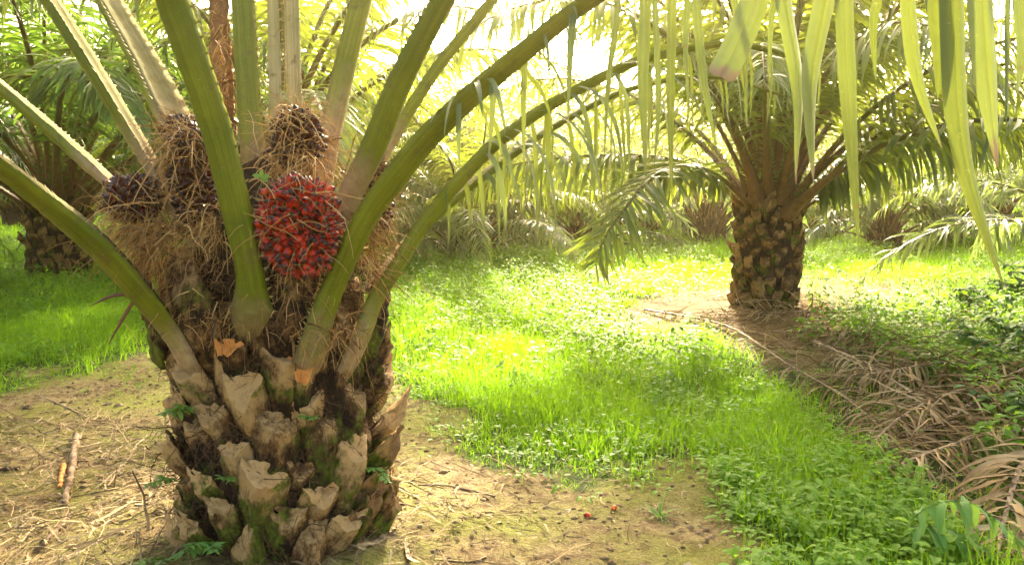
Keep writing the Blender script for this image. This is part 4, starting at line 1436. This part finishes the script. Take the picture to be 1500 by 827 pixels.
stick('log', 'short mossy rotten log lying in the straw left of the fruiting trunk', [(112, 642), (106, 690), (94, 742)], .020, M['wood'], 'log', m=12, jit=.0016)
stick('bark_piece', 'orange brown bark piece leaning against the short rotten log', [(94, 684), (90, 700), (88, 716)], .014, M['stump_fresh'], 'bark', m=9, jit=.001)
stick('branch', 'grey broken branch in the straw nearest the camera', [(100, 760), (80, 782), (64, 800)], .013, M['wood'], 'branch', m=10, jit=.0015)
stick('stick', 'dark stick end poking in from the straw at the edge', [(-60, 690), (-10, 690), (28, 688)], .014, M['bark_dark'], 'stick', m=10, jit=.001)
stick('stick', 'thin pale stick lying slantwise in the upper straw', [(52, 578), (92, 594), (128, 612)], .005, M['dead_stem'], 'stick')
stick('stick', 'thin straw coloured stick lying toward the fruiting trunk', [(150, 720), (175, 690), (200, 655)], .005, M['dead_stem'], 'stick')
stick('stick', 'slender brown stick lying across the mossy path', [(612, 711), (660, 713), (726, 728)], .006, M['dead_stem'], 'stick')
stick('stick', 'slim twig in the moss close to the path edge', [(578, 634), (606, 638), (640, 642)], .004, M['dead_stem'], 'stick')
stick('stick', 'short twig lying slantwise between the mossy stick and the grass', [(632, 676), (650, 684), (672, 690)], .004, M['dead_stem'], 'stick')
stick('stick', 'dark stub of wood beside the splayed trunk base', [(566, 738), (580, 740), (596, 741)], .008, M['bark_dark'], 'stick')
stick('stick', 'weathered grey stick lying under the low bright herbs', [(1185, 795), (1205, 810), (1228, 832)], .009, M['wood'], 'stick')


def fallen(px, py, label, yaw):
    V0, F0, Al = FS
    p = gpt(px, py)
    p[2] = tz(p[0], p[1]) + .013
    ax = np.array([math.cos(yaw), math.sin(yaw) * .6, .1])
    ax = norm(ax)
    x = norm(np.cross(ax, Z))
    y = np.cross(ax, x)
    mb = MB()
    mb.add((V0[:, :1] * x + V0[:, 1:2] * y) * .0135 + (V0[:, 2:] - .5) * ax * .036, F0, 0, .35, Al)
    tag(mb.build('palm_fruit', M['fruit_red'], None, p), label, 'fruit', 'fallen palm fruits on the path')


fallen(860, 758, 'dark red fallen palm fruit lying flat on the path', 2.9)
fallen(900, 747, 'orange tipped fallen palm fruit nearer the grass tuft', 1.1)

base = gpt(966, 755)
mb = MB()
K = 34
a = R.uniform(0, 6.28, K)
ribbons(mb, np.stack([np.cos(a) * .012, np.sin(a) * .012, np.zeros(K)], -1), np.stack([np.cos(a), np.sin(a), R.uniform(.4, 2., K)], -1), Z, R.uniform(.05, .12, K), .007, R.uniform(.5, 1.4, K), 6, prof_blade, .2, 0, R.uniform(.4, 1, K))
tag(mb.build('grass_tuft', M['fern'], None, base), 'single small grass tuft growing on the bare path', 'grass tuft')

for (px, py, s, a, lab, mt) in ((1250, 745, .16, .3, 'crumpled dark brown dead leaf under the weeds at the foot of the pile', 'dead_dark'), (1352, 790, .12, 2.9, 'curled tan dead leaf on the soil below the green fern', 'dead'), (772, 722, .035, .4, 'small dry leaf scrap on the path beside the sticks', 'straw')):
    base = gpt(px, py)
    base[2] = tz(base[0], base[1]) + .012
    mb = MB()
    g1, g2 = np.meshgrid(np.linspace(-1, 1, 9), np.linspace(0, 1, 12))
    hw = np.sin(np.pi * np.clip(g2 * .94 + .04, 0, 1)) * .32 * s
    xx, yy = (g2 - .5) * s, g1 * hw
    zz = .22 * s * (g1 ** 2) * np.sin(np.pi * g2) + .05 * s * np.sin(g2 * 9 + g1 * 3) + .05 * s
    c, q = math.cos(a), math.sin(a)
    V = np.stack([xx * c - yy * q, xx * q + yy * c, zz], -1).reshape(-1, 3)
    i = np.arange(11)[:, None] * 9
    j = np.arange(8)[None]
    mb.add(V, np.stack([i + j, i + j + 1, i + j + 10, i + j + 9], -1).reshape(-1, 4))
    tag(mb.build('dead_leaf', M[mt], None, base), lab, 'dead leaf')

# ------------------------------------------------------------------ air
HAZE = True
if HAZE:
    hm = bpy.data.materials.new('haze_air')
    hm.use_nodes = True
    nt = hm.node_tree
    nt.nodes.clear()
    out = nt.nodes.new('ShaderNodeOutputMaterial')
    pv = nt.nodes.new('ShaderNodeVolumePrincipled')
    pv.inputs['Color'].default_value = (1, .82, .42, 1)
    pv.inputs['Density'].default_value = .0016
    pv.inputs['Anisotropy'].default_value = .86
    nt.links.new(pv.outputs[0], out.inputs['Volume'])
    mb = MB()
    x0, x1, y0, y1, z0, z1 = -60, 60, -12, 75, -1.2, 10.5
    V = [(x0, y0, z0), (x1, y0, z0), (x1, y1, z0), (x0, y1, z0), (x0, y0, z1), (x1, y0, z1), (x1, y1, z1), (x0, y1, z1)]
    mb.add(V, [(0, 3, 2, 1), (4, 5, 6, 7), (0, 1, 5, 4), (1, 2, 6, 5), (2, 3, 7, 6), (3, 0, 4, 7)], smooth=False)
    tag(mb.build('haze', hm), kind='stuff')

# ------------------------------------------------------------------ light, sky, camera
w = bpy.data.worlds.new('World')
scene.world = w
w.use_nodes = True
nt = w.node_tree
nt.nodes.clear()
sky = nt.nodes.new('ShaderNodeTexSky')
sky.sky_type = 'NISHITA'
sky.sun_disc = False
sky.sun_elevation = SUN_EL
sky.sun_rotation = SUN_AZ
sky.dust_density = 7.0
sky.air_density = .6
sky.ozone_density = 1.0
bg = nt.nodes.new('ShaderNodeBackground')
bg.inputs['Strength'].default_value = .15
wo = nt.nodes.new('ShaderNodeOutputWorld')
nt.links.new(mixc(nt, 1.0, sky.outputs[0], (1.12, 1.0, .80), 'MULTIPLY'), bg.inputs[0])
nt.links.new(bg.outputs[0], wo.inputs[0])

sl = bpy.data.lights.new('sun', 'SUN')
sl.energy = 3.3
sl.angle = math.radians(2.5)
sl.color = (1, .88, .62)
so = bpy.data.objects.new('sun', sl)
COL.objects.link(so)
tv = Vector((-math.sin(SUN_AZ) * math.cos(SUN_EL), -math.cos(SUN_AZ) * math.cos(SUN_EL), -math.sin(SUN_EL)))
so.rotation_euler = tv.to_track_quat('-Z', 'Y').to_euler()
so.location = (3, 20, 15)

cam = bpy.data.cameras.new('camera')
cam.sensor_width = 36
cam.lens = 36 * FPX / 1500
cam.clip_end = 1000
cam.clip_start = .05
co = bpy.data.objects.new('camera', cam)
COL.objects.link(co)
co.location = (0, 0, CAMZ)
co.rotation_euler = (math.pi / 2 - PITCH, 0, 0)
scene.camera = co

scene.view_settings.view_transform = 'Standard'
scene.view_settings.look = 'None'
scene.view_settings.gamma = 1
scene.view_settings.exposure = 3.1
scene.render.engine = 'CYCLES'
c = scene.cycles
c.use_denoising = True
c.max_bounces = 6
c.diffuse_bounces = 3
c.glossy_bounces = 2
c.transmission_bounces = 4
c.transparent_max_bounces = 8
c.volume_bounces = 0
c.sample_clamp_indirect = 6
c.caustics_reflective = c.caustics_refractive = False
